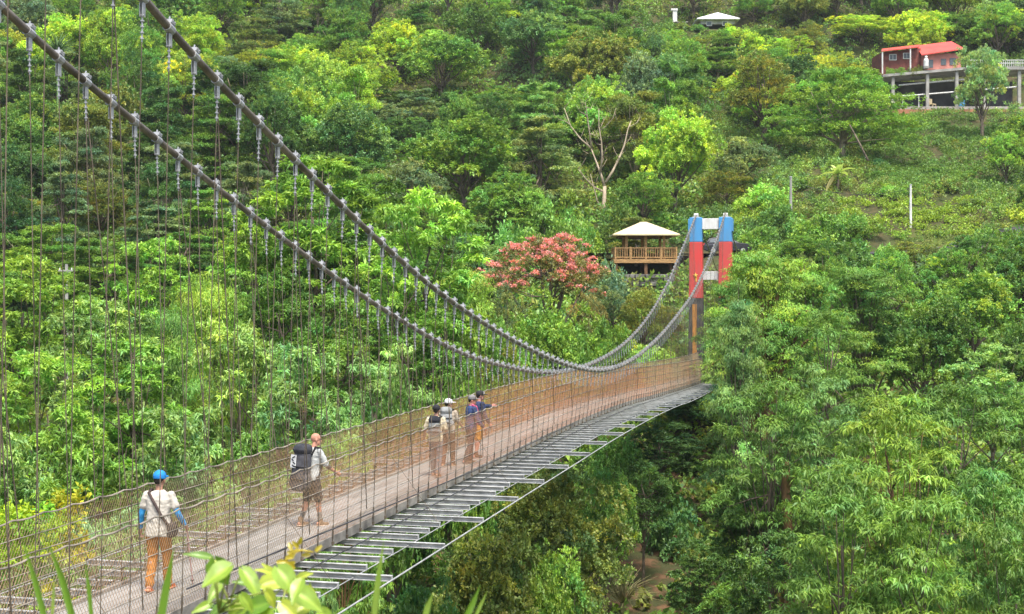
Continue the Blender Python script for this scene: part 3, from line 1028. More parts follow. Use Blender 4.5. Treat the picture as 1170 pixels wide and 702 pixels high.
def person(loc, heading, label, H=1.70, legs=((15, 5), (-15, 25)), arms=((10, 8, 20), (-10, 8, 25)), lean=4, head_turn=0, head_tilt=0,
           skin=(0.52, 0.27, 0.18), shirt='beige', sleeve=.8, pants='orange', shorts=False, shoe='tan', hair=True, cap=None, shirt_len=.86,
           sleeves2=None, sock=None, s2_end=.93):
    """local frame: +Y is ahead, +X the person's right; heading = clockwise angle from the camera's view direction"""
    t = empty('person', loc, -R(heading), label=label, cat='person')
    S = H / 1.72
    sk = pmat('skin_%d' % len(bpy.data.materials), skin, .55, var=.08, scale=12)
    V = Vector
    hip = V((0, 0, .90))
    L = Matrix.Rotation(-R(lean), 3, 'X')      # forward lean of the trunk about the hips
    up = lambda p: hip + L @ (V(p) - hip)
    J = {}
    low = 9
    for i, s in enumerate((-1, 1)):
        th, kb = legs[i]
        h = V((s * .092, 0, .90))
        a = R(th); b = a - R(kb)
        k = h + V((0, math.sin(a), -math.cos(a))) * .42
        an = k + V((0, math.sin(b), -math.cos(b))) * .41
        fd = V((s * .10, 1, -.05 if kb < 20 else -.45)).normalized()
        J[s] = (h, k, an, fd)
        low = min(low, an.z - .075, (an + fd * .17).z - .035)
    A = {}
    for i, s in enumerate((-1, 1)):
        p, q, e = arms[i]
        sh = up((s * .185, 0, 1.405))
        d = V((s * math.sin(R(q)), math.sin(R(p)) * math.cos(R(q)), -math.cos(R(p)) * math.cos(R(q))))
        el = sh + d * .285
        p2 = R(p) + R(e)
        d2 = V((s * math.sin(R(q * .7)), math.sin(p2) * math.cos(R(q * .7)), -math.cos(p2) * math.cos(R(q * .7))))
        wr = el + d2 * .25
        A[s] = (sh, el, wr, d2)
    hc = up((0, .025, 1.615))
    HR = L @ rz(-R(head_turn)) @ rx(-R(head_tilt))
    hp = lambda p: hc + HR @ V(p)
    off = V((0, 0, -low))
    fin = lambda o: (setattr(o, 'scale', (S, S, S)), setattr(o, 'location', off * S), o)[2]
    # --- body
    m = MB()
    rings = [((0, .0, .84), .10, .08), ((0, 0, .88), .155, .105), ((0, 0, .95), .16, .112), ((0, 0, 1.05), .135, .095), ((0, 0, 1.13), .135, .095),
             ((0, 0, 1.25), .155, .108), ((0, -.005, 1.34), .165, .105), ((0, -.005, 1.41), .135, .08), ((0, 0, 1.455), .06, .055)]
    xf = lambda: Matrix.Translation(hip) @ L.to_4x4() @ Matrix.Translation(-hip)
    m.loft(rings, 20, xf())
    m.caps(up((0, -.01, 1.42)), up((0, .015, 1.55)), .056, .052)
    m.ell(hp((0, -.008, .03)), (.075, .094, .09), rot=HR)            # skull
    m.ell(hp((0, .022, -.045)), (.056, .068, .075), rot=HR)          # jaw
    m.caps(hp((0, .088, .0)), hp((0, .108, -.028)), .010, .014, 8)   # nose
    m.ell(hp((0, .088, -.066)), (.024, .012, .008), 8, 6, HR)        # lips
    m.ell(hp((0, .078, -.098)), (.025, .02, .018), 8, 6, HR)         # chin
    for s in (-1, 1):
        m.ell(hp((s * .077, -.005, -.012)), (.012, .022, .034), 8, 6, HR)
        m.ell(hp((s * .034, .074, .028)), (.026, .014, .010), 8, 6, HR)
        h, k, an, fd = J[s]
        m.caps(h, k, .082, .055); m.caps(k, an, .054, .036); m.ell(k + V((0, .012, 0)), .053)
        cm = k.lerp(an, .3); m.ell(cm + V((0, -.018, 0)), (.05, .05, .095))
        m.caps(an - fd * .045 + V((0, 0, -.04)), an + fd * .15 + V((0, 0, -.045)), .034, .026)
        sh, el, wr, d2 = A[s]
        m.caps(sh, el, .044, .037); m.caps(el, wr, .039, .026); m.ell(sh, .044)
        # hand: palm, four curled fingers of unequal length, thumb off the side
        nrm = V((-s, 0, 0)); nrm = (nrm - d2 * nrm.dot(d2)).normalized(); side = d2.cross(nrm).normalized()
        fw = side if side.y > 0 else -side
        pc = wr + d2 * .055
        m.caps(wr, wr + d2 * .085, .026, .030)
        for q, (fo, fl) in enumerate(((.030, .075), (.011, .084), (-.010, .078), (-.029, .062))):
            b0 = wr + d2 * .085 + fw * fo
            b1 = b0 + (d2 * .9 + nrm * .35).normalized() * fl * .55
            b2 = b1 + (d2 * .45 + nrm * .9).normalized() * fl * .5
            m.caps(b0 - d2 * .02, b1, .0105, .0095, 8); m.caps(b1, b2, .0095, .008, 8)
        b0 = wr + d2 * .03 + fw * .024
        b1 = b0 + (d2 * .6 + fw * .75).normalized() * .04; b2 = b1 + (d2 * .9 + fw * .2 + nrm * .3).normalized() * .032
        m.caps(b0, b1, .013, .011, 8); m.caps(b1, b2, .011, .009, 8)
    body = fuse(fin(m.build('body', sk, t)), .0085, 4)
    # --- eyes
    for s in (-1, 1):
        e = MB().ell(hp((s * .032, .081, .012)), (.012, .008, .008), 8, 6, HR)
        fin(e.build('eye', cloth('eye', (.03, .02, .015)), t, True))
    if hair:
        hm = MB().ell(hp((0, -.022, .046)), (.084, .098, .085), 16, 10, HR)
        hm.ell(hp((0, -.075, -.005)), (.066, .036, .055), 12, 8, HR)
        fuse(fin(hm.build('hair', cloth('hair', (.02, .017, .014)), t)), .01, 4)
    if cap:
        cm = MB().ell(hp((0, -.012, .062)), (.093, .113, .085), 18, 10, HR)
        cm.ell(hp((0, -.01, .035)), (.0945, .114, .03), 18, 8, HR)
        cm.ell(hp((0, .135, .043)), (.078, .085, .011), 16, 6, HR)
        cm.ell(hp((0, -.012, .146)), (.012, .012, .008), 8, 6, HR)
        fuse(fin(cm.build('cap', cloth(*cap[0]), t)), .0085, 3)
        if len(cap) > 1:
            bd = MB().ell(hp((0, .066, .07)), (.062, .042, .052), 12, 8, HR)
            fin(bd.build('cap_panel', cloth(*cap[1]), t, True))
    # --- shirt
    m = MB()
    rr = [((0, .0, shirt_len), .178, .128), ((0, 0, shirt_len + .02), .182, .132), ((0, 0, .98), .176, .128), ((0, 0, 1.10), .163, .122), ((0, 0, 1.24), .176, .128),
          ((0, -.005, 1.34), .183, .122), ((0, -.005, 1.415), .15, .095), ((0, 0, 1.47), .068, .064)]
    m.loft(rr, 22, xf())
    for s in (-1, 1):
        sh, el, wr, d2 = A[s]
        m.ell(sh, .052)
        if sleeve <= 1:
            m.caps(sh, sh.lerp(el, sleeve), .054, .062)
        else:
            m.caps(sh, el, .062, .053); m.caps(el, el.lerp(wr, sleeve - 1), .053, .044)
    fuse(fin(m.build('shirt', cloth(*shirt) if isinstance(shirt, tuple) else shirt, t)), .011, 5, .011)
    if sleeves2:
        for s in (-1, 1):
            sh, el, wr, d2 = A[s]
            sm = MB().caps(sh.lerp(el, .72), el, .047, .0445); sm.caps(el, el.lerp(wr, s2_end), .0455, .046 - .012 * s2_end)
            fuse(fin(sm.build('arm_sleeve', cloth(*sleeves2), t)), .009, 3)
    # --- trousers or shorts
    m = MB()
    m.loft([((0, 0, .80), .10, .085), ((0, 0, .84), .158, .118), ((0, 0, .90), .174, .125), ((0, 0, .97), .165, .12), ((0, 0, 1.02), .15, .112)], 22)
    for s in (-1, 1):
        h, k, an, fd = J[s]
        if shorts:
            m.caps(h, h.lerp(k, .92), .098, .085)
        else:
            m.caps(h, k, .098, .072); m.caps(k, k.lerp(an, .93), .072, .062)
    fuse(fin(m.build('shorts' if shorts else 'trousers', cloth(*pants), t)), .011, 5, .012)
    # --- socks, shoes
    for s in (-1, 1):
        h, k, an, fd = J[s]
        if sock:
            fuse(fin(MB().caps(k.lerp(an, .58), an, .048, .044).build('sock', cloth(*sock), t)), .01, 3)
        f = MB()
        sd = V((fd.y, -fd.x, 0)).normalized(); upd = sd.cross(fd)
        rot = Matrix((sd, fd, upd)).transposed()
        f.ell(an + fd * .02 + V((0, 0, -.038)), (.046, .085, .04), rot=rot); f.ell(an + fd * .115 + upd * -.05, (.049, .085, .034), rot=rot)
        f.caps(an + V((0, 0, .05)), an + V((0, 0, -.03)), .05, .046)
        sho = fuse(fin(f.build('shoe', cloth(*shoe), t)), .009, 3)
        so = MB().box(an + fd * .06 + upd * -.075, (.088, .27, .022), rot)
        fin(so.build('sole', cloth('sole_' + shoe[0], tuple(min(1, c * 1.4 + .12) for c in shoe[1])), t, bevel=.012))
    info = dict(root=t, A=A, J=J, up=up, hp=hp, S=S, off=off, HR=HR, L=L, fin=fin, loc=Vector(loc), heading=heading)
    return info


def w_of(info, p):
    """local point of a person -> world"""
    q = (Vector(p) + info['off']) * info['S']
    return info['loc'] + rz(-R(info['heading'])) @ q


def carried(info, name, label, cat, parts, vox=None):
    """bag carried by a person: a top-level thing in the wearer's frame. parts: (part name, MB, material, fuse?)"""
    c = empty(name, info['loc'], -R(info['heading']), label, cat)
    for (nm, mb, mt, vx) in parts:
        o = mb.build(nm, mt, c, smooth=False)
        o.scale = (info['S'],) * 3; o.location = info['off'] * info['S']
        if vx:
            fuse(o, vx, 6)
    return c


def backpack(info, name, label, col_main, col_top, w, d, z0, z1, panel=None):
    up = info['up']; L = info['L']
    m = MB()
    yb = -.115 - d / 2
    h = z1 - z0
    m.loft([(up((0, yb, z0)), w * .36, d * .34), (up((0, yb, z0 + .04)), w * .47, d * .46), (up((0, yb, z0 + h * .35)), w * .5, d * .52),
            (up((0, yb, z0 + h * .75)), w * .5, d * .5), (up((0, yb, z1)), w * .44, d * .42)], 22)
    for s in (-1, 1):
        m.loft([(up((s * w * .5, yb, z0 + .06)), .05, d * .3), (up((s * w * .52, yb, z0 + h * .3)), .06, d * .33), (up((s * w * .5, yb, z0 + h * .42)), .03, d * .28)], 14)
    parts = [('pack_body', m, cloth(*col_main), .014)]
    t = MB().loft([(up((0, yb, z1 - .02)), w * .47, d * .47), (up((0, yb - .01, z1 + .05)), w * .51, d * .55), (up((0, yb, z1 + .12)), w * .44, d * .46), (up((0, yb, z1 + .15)), w * .26, d * .26)], 22)
    parts.append(('pack_lid', t, cloth(*col_top), .014))
    for s in (-1, 1):
        st = MB()
        pts = [up((s * .10, -.115, z1 - .05)), up((s * .115, -.06, 1.485)), up((s * .12, .06, 1.46)), up((s * .13, .145, 1.34)), up((s * .15, .12, 1.16)), up((s * .17, -.05, z0 + .12))]
        st.tube(pts, .02, 8)
        parts.append(('shoulder_strap', st, cloth('strapblack', (.03, .03, .032)), None))
    if panel:
        pm = MB()
        pm.box(up((panel[0], yb - d * .545, panel[1])), (panel[2], .012, panel[3]), L)
        parts.append(('white_pocket', pm, cloth('pocketwhite', (.72, .72, .70), .05), None))
        dm = MB()
        rr = random.Random(5)
        for k in range(4):
            dm.box(up((panel[0] + rr.uniform(-.02, .03), yb - d * .545 - .009, panel[1] - panel[3] * .34 + k * panel[3] * .22)), (panel[2] * rr.uniform(.35, .6), .005, panel[3] * .09), L @ Matrix.Rotation(rr.uniform(-.5, .5), 3, 'Y'))
        parts.append(('printed_mark', dm, cloth('strapblack', (.03, .03, .032)), None))
    for zz in (z0 + h * .3, z0 + h * .62):
        b = MB()
        b.tube([up((-w * .50, yb - d * .2, zz)), up((-w * .34, yb - d * .5, zz)), up((0, yb - d * .56, zz)), up((w * .34, yb - d * .5, zz)), up((w * .50, yb - d * .2, zz))], .012, 6)
        parts.append(('compression_strap', b, cloth('strapblack', (.03, .03, .032)), None))
    return carried(info, name, label, 'backpack', parts)


def foot(u, v):
    """point of the deck under a pixel"""
    Y = 4.42 * F / (v - V0)
    for _ in range(5):
        X = (u - U0) * Y / F
        Yc = Y
        Y = -dz(Yc) * F / (v - V0)
    return ((u - U0) * Y / F, Y, dz(Y) + .002)


# 1: blue cap, walking away
a = person(foot(181, 676), 6, 'walker in a bright blue cap, pale shirt and orange trousers nearest the camera', H=1.72,
           legs=((2, 22), (13, 5)), arms=((2, 16, 14), (4, 18, 34)), lean=3, head_turn=4,
           skin=(.42, .23, .15), shirt=('beige', (.60, .56, .48)), sleeve=.62, pants=('rust', (.50, .20, .045)), shoe=('orange', (.68, .17, .06)),
           cap=[('bluecap', (.03, .26, .68), .06)], sleeves2=('armblue', (.06, .36, .72), .08), shirt_len=.80)
u_ = a['up']
st = MB().tube([u_((-.13, .05, 1.475)), u_((-.12, -.10, 1.44)), u_((-.02, -.145, 1.30)), u_((.10, -.145, 1.10)), u_((.185, -.10, .97)), u_((.20, .02, .95)), u_((.10, .145, 1.12)), u_((-.08, .14, 1.36)), u_((-.13, .05, 1.475))], .021, 8)
bg = MB().loft([(u_((.215, -.03, .80)), .05, .10), (u_((.225, -.03, .84)), .065, .125), (u_((.225, -.03, .96)), .06, .12), (u_((.215, -.03, 1.0)), .04, .10)], 18)
carried(a, 'shoulder_bag', 'dark shoulder bag slung on a strap across the pale shirt of the blue capped walker', 'shoulder bag',
        [('bag', bg, cloth('bagbrown', (.07, .055, .05)), .012), ('strap', st, cloth('strapbrown', (.075, .055, .05)), None)])
hw = w_of(a, a['A'][1][2] + a['A'][1][3] * .08)
gp = Vector((hw.x + .02, hw.y + .28, dz(hw.y) + .01))
pole = empty('trekking_pole', gp, 0, 'slim pinkish trekking pole in the right hand of the blue capped walker', 'trekking pole')
tp = hw - gp
MB().tube([(0, 0, 0), tp], .011, 8).build('shaft', cloth('polepink', (.62, .38, .36)), pole)
MB().tube([tp * .97, tp * 1.10], [.017, .014], 8).build('grip', cloth('strapblack', (.03, .03, .032)), pole)
MB().tube([tp * .06, tp * .068], .03, 10).build('basket', cloth('strapblack', (.03, .03, .032)), pole)

# 2: bald man with the large pack
b = person(foot(356, 601), 44, 'bald walker in a light grey shirt, dark shorts and grey socks under a big rucksack', H=1.72,
           legs=((-4, 18), (12, 6)), arms=((8, 8, 30), (22, 10, 34)), lean=6, head_turn=24, skin=(.56, .27, .18),
           shirt=('lightgrey', (.52, .54, .52)), sleeve=.9, pants=('darkgrey', (.06, .055, .055)), shorts=True, shoe=('tanboot', (.30, .20, .12)),
           hair=False, sock=('greysock', (.22, .21, .19)), sleeves2=('armgrey', (.07, .07, .075)), s2_end=.35)
backpack(b, 'large_rucksack', 'big charcoal rucksack with a white printed pocket on the bald walker', ('packgrey', (.085, .085, .095)), ('packlid', (.045, .047, .055)), .40, .28, .66, 1.38,
         panel=(-.06, 1.20, .15, .24))
# 3 and 4: side by side, backs to the camera
c = person(foot(498, 544.5), 10, 'walker in a cream shirt and dark cap at the rear of the far group', H=1.66,
           legs=((10, 4), (-5, 18)), arms=((6, 20, 30), (2, 12, 25)), lean=3, skin=(.45, .25, .17), shirt=('cream', (.66, .58, .40)), sleeve=.8,
           pants=('greytrousers', (.20, .20, .21)), shoe=('tanboot', (.30, .20, .12)), cap=[('darkcap', (.035, .035, .04), .1)])
backpack(c, 'small_rucksack', 'small grey rucksack with a black lid on the cream shirted walker', ('packash', (.27, .28, .27)), ('packblack', (.035, .037, .045)), .28, .16, 1.0, 1.34)
d = person(foot(512, 533), 14, 'walker in a white fronted cap and brown trousers in the middle of the far group', H=1.66,
           legs=((-4, 16), (11, 4)), arms=((8, 10, 30), (14, 14, 45)), lean=3, head_turn=42, skin=(.42, .23, .15), shirt=('sand', (.50, .42, .32)), sleeve=.8,
           pants=('browntrousers', (.16, .085, .06)), shoe=('tanboot', (.30, .20, .12)), cap=[('whitecap', (.72, .72, .70), .05)])
backpack(d, 'grey_rucksack', 'rounded ash grey rucksack with a dark lower pocket on the white capped walker', ('packlight', (.36, .37, .36)), ('packash', (.27, .28, .27)), .33, .2, 1.02, 1.40)
# 5: navy jacket, looking right; 6: pointing, orange shorts
e = person(foot(538, 529.5), 62, 'walker in a navy jacket, pink scarf and grey cap turned to face the valley', H=1.70,
           legs=((4, 4), (-8, 12)), arms=((4, 8, 20), (10, 10, 30)), lean=2, head_turn=30, skin=(.55, .26, .18), shirt=('navy', (.055, .085, .19)), sleeve=1.9,
           pants=('slate', (.085, .08, .09)), shoe=('darkboot', (.13, .10, .08)), cap=[('greycap', (.24, .23, .22), .1)])
gl = MB()
for s in (-1, 1):
    gl.ell(e['hp']((s * .033, .088, .014)), (.028, .01, .018), 10, 6, e['HR'])
    gl.tube([e['hp']((s * .06, .082, .016)), e['hp']((s * .08, .0, .012))], .005, 5)
gl.tube([e['hp']((-.02, .094, .018)), e['hp']((.02, .094, .018))], .005, 5)
e['fin'](gl.build('sunglasses', cloth('strapblack', (.03, .03, .032)), e['root']))
sc = MB().tube([e['up']((.07, -.03, 1.50)), e['up']((.085, .09, 1.45)), e['up']((.07, .137, 1.34)), e['up']((.055, .142, 1.18)), e['up']((.06, .145, 1.0))], [.03, .034, .034, .034, .045], 8)
sc2 = MB().tube([e['up']((-.07, -.03, 1.50)), e['up']((-.085, .09, 1.45)), e['up']((-.07, .137, 1.34)), e['up']((-.06, .142, 1.16))], .03, 8)
for q in (sc, sc2):
    e['fin'](q.build('scarf_end', cloth('pink', (.62, .13, .24), .1), e['root']))
g = person(foot(547, 523), 60, 'walker in orange shorts with an arm stretched out pointing at the view', H=1.72,
           legs=((0, 3), (-6, 8)), arms=((70, 10, 20), (8, 8, 20)), lean=2, head_turn=15, skin=(.58, .27, .20), shirt=('navydark', (.045, .06, .12)), sleeve=1.85,
           pants=('orangeshorts', (.62, .27, .035)), shorts=True, shoe=('darkboot2', (.07, .055, .05)), cap=[('darkcap', (.035, .035, .04), .1), ('whitepanel', (.75, .75, .73), .05)])

# ------------------------------------------------------------------ foliage
def sphdir(rng, n, zmin=-1.0):
    z = rng.uniform(zmin, 1, n); a = rng.uniform(0, 2 * np.pi, n); r = np.sqrt(np.maximum(0, 1 - z * z))
    return np.stack([r * np.cos(a), r * np.sin(a), z], 1)


def leaves_from(rng, cen, axis, nleaf, L, Wd, spread, droop, scat, tint, fold=.25, up=0.6, jit=.09, yel=.06, flatr=1.0):
    """nleaf rhombic leaves radiating from each tuft centre"""
    n = len(cen)
    C = np.repeat(cen, nleaf, 0); A = np.repeat(axis, nleaf, 0); T = np.repeat(tint, nleaf, 0)
    N = len(C)
    d = unit(A + spread * unit(rng.normal(size=(N, 3)) * np.array([1, 1, flatr])) + np.array([0, 0, -droop]))
    base = C + rng.normal(size=(N, 3)) * scat
    nrm = unit(np.array([0, 0, up]) + .42 * rng.normal(size=(N, 3)) + .45 * A)
    side = unit(np.cross(d, nrm)); nrm = np.cross(side, d)
    l = L * rng.uniform(.65, 1.25, (N, 1)); w = Wd * rng.uniform(.7, 1.25, (N, 1))
    p0 = base; p2 = base + d * l - nrm * l * .12
    m = base + d * l * .45 + nrm * l * .04
    p1 = m + side * w / 2 + nrm * w * fold; p3 = m - side * w / 2 + nrm * w * fold
    v = np.stack([p0, p1, p2, p3], 1).reshape(-1, 3)
    g = np.exp(rng.normal(size=(N, 1)) * jit)
    y = rng.normal(size=(N, 1)) * yel
    c = T * g * np.concatenate([1 + y * 1.3, 1 + y * .3, 1 - y], 1)
    return v, np.clip(c, 0.02, 4)


def vtint(rng, n, s=.16, y=.12):
    g = np.exp(rng.normal(size=(n, 1)) * s); q = rng.normal(size=(n, 1)) * y
    return g * np.concatenate([1 + q * 1.4, 1 + q * .35, 1 - q * .9], 1)


def limbs(rng, H, top, ends, r0, fork=(.25, .6), wob=.25):
    mb = MB()
    n = 7
    tx = [Vector((rng.normal() * wob * i / n, rng.normal() * wob * i / n, top * i / n - (.6 if i == 0 else 0))) for i in range(n + 1)]
    mb.tube(tx, [r0 * (1.25 if i == 0 else 1 - .75 * i / n) for i in range(n + 1)], 9)
    for e in ends:
        e = Vector(e)
        f = rng.uniform(*fork)
        i = f * n; i0 = int(i); a = tx[i0].lerp(tx[min(n, i0 + 1)], i - i0)
        m = a.lerp(e, .5) + Vector((rng.normal() * .2, rng.normal() * .2, (e.z - a.z) * -.12 + .1))
        rr = r0 * .45 * (1 - .5 * f)
        mb.tube([a, a.lerp(m, .5), m, m.lerp(e, .5), e], [rr, rr * .8, rr * .6, rr * .4, rr * .18], 6)
    return mb


PROTO = {}


def register(name, W, H, v, c, mat, trunk, bark):
    me = np_mesh('crown', v, 4, M[mat], c)
    PROTO[name] = dict(W=W, H=H, crown=me, trunk=trunk.mesh('trunk', M[bark], True) if trunk else None)


def proto_broad(name, seed, W=11., H=11., zb=2.2, nc=46, nt=24, nl=18, L=.27, Wd=.16, flat=.75, mat='leaf', bark='bark', rc=(.09, .17), droop=.15, lump=.28,
                spread=.9, tr=.3):
    rng = np.random.default_rng(seed)
    mid = (zb + H) / 2
    k = rng.integers(3, 6); ph = rng.uniform(0, 6.28, 3)
    d = sphdir(rng, nc, -.55)
    ang = np.arctan2(d[:, 1], d[:, 0])
    lum = 1 + lump * np.sin(k * ang + ph[0]) * .4 + lump * np.sin(2 * ang + ph[1] + d[:, 2] * 3) * .3 + rng.normal(size=nc) * lump * .25
    rad = rng.uniform(.55, .92, nc) * lum
    ell = np.array([W / 2, W / 2, (H - zb) / 2])
    R_ = W * rng.uniform(rc[0], rc[1], nc)
    cc = d * rad[:, None] * (ell - np.array([1, 1, .8]) * W * .10) + np.array([0, 0, mid])
    ctint = vtint(rng, nc, .17, .11)
    td = sphdir(rng, nc * nt, -.45)
    tr_ = rng.uniform(.62, 1.05, nc * nt)[:, None] * np.repeat(R_, nt)[:, None]
    tc = np.repeat(cc, nt, 0) + td * tr_ * np.array([1, 1, flat])
    out = unit(np.repeat(cc - np.array([0, 0, mid - H * .15]), nt, 0))
    ax = unit(td * .8 + out * .35 + np.array([0, 0, .25]))
    tint = np.repeat(ctint, nt, 0) * vtint(rng, nc * nt, .12, .06)
    v, c = leaves_from(rng, tc, ax, nl, L, Wd, spread, droop, L * .42, tint)
    tk = limbs(rng, H, H * .62, cc[:: max(1, nc // 16)], tr)
    register(name, W, H, v, c, mat, tk, bark)


def proto_layer(name, seed, W=9., H=13., zb=2.0, nlay=9, per=6, nt=28, nl=18, L=.24, Wd=.12, top=.35, mat='leaf', bark='bark', sag=.1, tr=.26):
    """boughs in tiers, flat-topped sprays"""
    rng = np.random.default_rng(seed)
    cs, rs = [], []
    for i in range(nlay):
        f = i / (nlay - 1)
        z = zb + (H - zb - .6) * f
        env = (W / 2) * (1 - (1 - top) * f ** 1.4) * (0.75 + .25 * min(1, f * 4))
        for k in range(per):
            a = rng.uniform(0, 6.28); r = env * rng.uniform(.35, .92)
            cs.append((r * math.cos(a), r * math.sin(a), z + rng.normal() * .45 - r * sag)); rs.append(env * rng.uniform(.30, .48))
    cc = np.array(cs); R_ = np.array(rs); nc = len(cc)
    ctint = vtint(rng, nc, .16, .10)
    td = sphdir(rng, nc * nt, -.2)
    tc = np.repeat(cc, nt, 0) + td * (np.repeat(R_, nt) * np.sqrt(rng.uniform(.05, 1.1, nc * nt)))[:, None] * np.array([1, 1, .30])
    ax = unit(td * np.array([1, 1, .3]) + unit(np.repeat(cc * np.array([1, 1, 0]), nt, 0)) * .5 + np.array([0, 0, .15]))
    tint = np.repeat(ctint, nt, 0) * vtint(rng, nc * nt, .12, .06)
    v, c = leaves_from(rng, tc, ax, nl, L, Wd, .75, .1, L * .5, tint, up=1.2)
    tk = limbs(rng, H, H * .85, cc[::2], tr, (.15, .85), .12)
    register(name, W, H, v, c, mat, tk, bark)


def proto_big(name, seed, W=7., H=15., zb=5.0, nc=46, nr=15, nl=17, L=.38, Wd=.125, scat=.085, zmin=.08, mat='leafgloss', bark='bark', droop=.38, lump=.42, flat=.62, rc=(.09, .15), axz=.12,
              flatr=.45, up=1.6):
    """whorls of long drooping leaves, each whorl a little umbrella at its twig's tip"""
    rng = np.random.default_rng(seed)
    mid = zb + (H - zb) * .45
    zz = 1 - (np.arange(nc) + .5) / nc * 1.75          # spread over the upper surface
    rr_ = np.sqrt(np.clip(1 - zz * zz, 0, 1)); a = np.arange(nc) * 2.39996 + rng.normal(size=nc) * .35
    d = np.stack([rr_ * np.cos(a), rr_ * np.sin(a), zz], 1)
    lum = 1 + lump * .35 * np.sin(2 * a + rng.uniform(0, 6)) * rr_ + lump * rng.normal(size=nc) * .2
    R_ = W * rng.uniform(rc[0], rc[1], nc)
    ell = np.stack([W / 2 - R_ * .8, W / 2 - R_ * .8, np.where(zz > 0, H - mid, mid - zb) - R_ * flat * .7], 1)
    cc = d * (.92 * lum)[:, None] * ell + np.array([0, 0, mid])
    inner = rng.uniform(size=nc) < .14
    cc[inner] = (cc[inner] - np.array([0, 0, mid])) * .5 + np.array([0, 0, mid])
    cc[:, 2] = np.minimum(cc[:, 2], H - R_ * flat)
    ctint = vtint(rng, nc, .13, .05)
    td = sphdir(rng, nc * nr, zmin)
    tc = np.repeat(cc, nr, 0) + td * (rng.uniform(.7, 1.08, nc * nr) * np.repeat(R_, nr))[:, None] * np.array([1, 1, flat])
    ax = unit(td * np.array([1, 1, .6])) * .5 + np.array([0, 0, axz])
    tint = np.repeat(ctint, nr, 0) * vtint(rng, nc * nr, .16, .055)
    v, c = leaves_from(rng, tc, ax, nl, L, Wd, 1.0, droop, np.array([scat, scat, scat * .5]), tint, fold=.16, up=up, flatr=flatr)
    tk = limbs(rng, H, H * .8, cc[::2], .2, (.3, .9))
    register(name, W, H, v, c, mat, tk, bark)


def proto_plume(name, seed, W=8., H=16., nb=40, nseg=8, nr=5, nl=20, L=.27, Wd=.058, zb=.5, mat='leafgloss', bark='bark', droop=.7, lean=1.0, tipdrop=1.8, fine=1.0,
                scat=.16, flatr=.6, tr=.1):
    """bamboo-like: arching boughs hung with sprays of narrow leaves"""
    rng = np.random.default_rng(seed)
    tcs, axs, tis = [], [], []
    mb = MB()
    for k in range(nb):
        a = k * 2.4 + rng.normal() * .4; f = ((k + .5) / nb) ** .62
        reach = W / 2 * f * lean * rng.uniform(.7, 1.1); zt = H * (1 - .80 * f ** 2.6 * rng.uniform(.45, 1.1)) * rng.uniform(.86, 1.0)
        b = np.array([rng.normal() * .35, rng.normal() * .35, 0.])
        tip = np.array([reach * math.cos(a), reach * math.sin(a), zt - tipdrop * f])
        ctl = np.array([tip[0] * .4, tip[1] * .4, zt * 1.04 + .5])
        pt = vtint(rng, 1, .17, .10)
        path = [Vector((1 - q) ** 2 * b + 2 * q * (1 - q) * ctl + q * q * tip) for q in np.linspace(0, 1, 12)]
        dirp = unit(np.array([[tip[0], tip[1], 0.]]) + 1e-3)
        for q in np.linspace(.42 if k % 3 else .62, 1.0, nseg):
            p = (1 - q) ** 2 * b + 2 * q * (1 - q) * ctl + q * q * tip
            off = rng.normal(size=(nr, 3)) * np.array([.50, .50, .22]) * (1.1 - .45 * q)
            tcs.append(p + off)
            axs.append(unit(off * np.array([1, 1, .3]) + dirp * .35)); tis.append(np.repeat(pt, nr, 0))
        mb.tube(path, [tr * (1.05 - .85 * i / len(path)) for i in range(len(path))], 5)
    tc = np.concatenate(tcs); ax = np.concatenate(axs); ti = np.concatenate(tis) * vtint(rng, len(tc), .16, .08)
    v, c = leaves_from(rng, tc, ax * .6, nl, L, Wd, .9, droop, np.array([scat, scat, scat * .6]), ti, fold=.14, up=1.3, flatr=flatr)
    register(name, W, H, v, c, mat, mb, bark)


def proto_bush(name, seed, W=5., H=3., nc=26, nt=12, nl=12, L=.26, Wd=.15, mat='leaf'):
    rng = np.random.default_rng(seed)
    d = sphdir(rng, nc, 0.0)
    cc = d * np.array([W / 2, W / 2, H * .8]) * rng.uniform(.55, .85, (nc, 1)) * (1 + .2 * rng.normal(size=(nc, 1)))
    R_ = W * rng.uniform(.10, .2, nc)
    td = sphdir(rng, nc * nt, -.3)
    tc = np.repeat(cc, nt, 0) + td * (rng.uniform(.6, 1.05, nc * nt) * np.repeat(R_, nt))[:, None] * np.array([1, 1, .8])
    ax = unit(td + np.array([0, 0, .5]))
    tint = np.repeat(vtint(rng, nc, .15, .1), nt, 0) * vtint(rng, nc * nt, .12, .06)
    v, c = leaves_from(rng, tc, ax, nl, L, Wd, .9, .1, L * .5, tint)
    tk = MB()
    for e in cc[::3]:
        e = Vector(e); tk.tube([(0, 0, -.4), e * .5 + Vector((0, 0, -.1)), e], [.06, .04, .015], 5)
    register(name, W, H, v, c, mat, tk, 'bark')


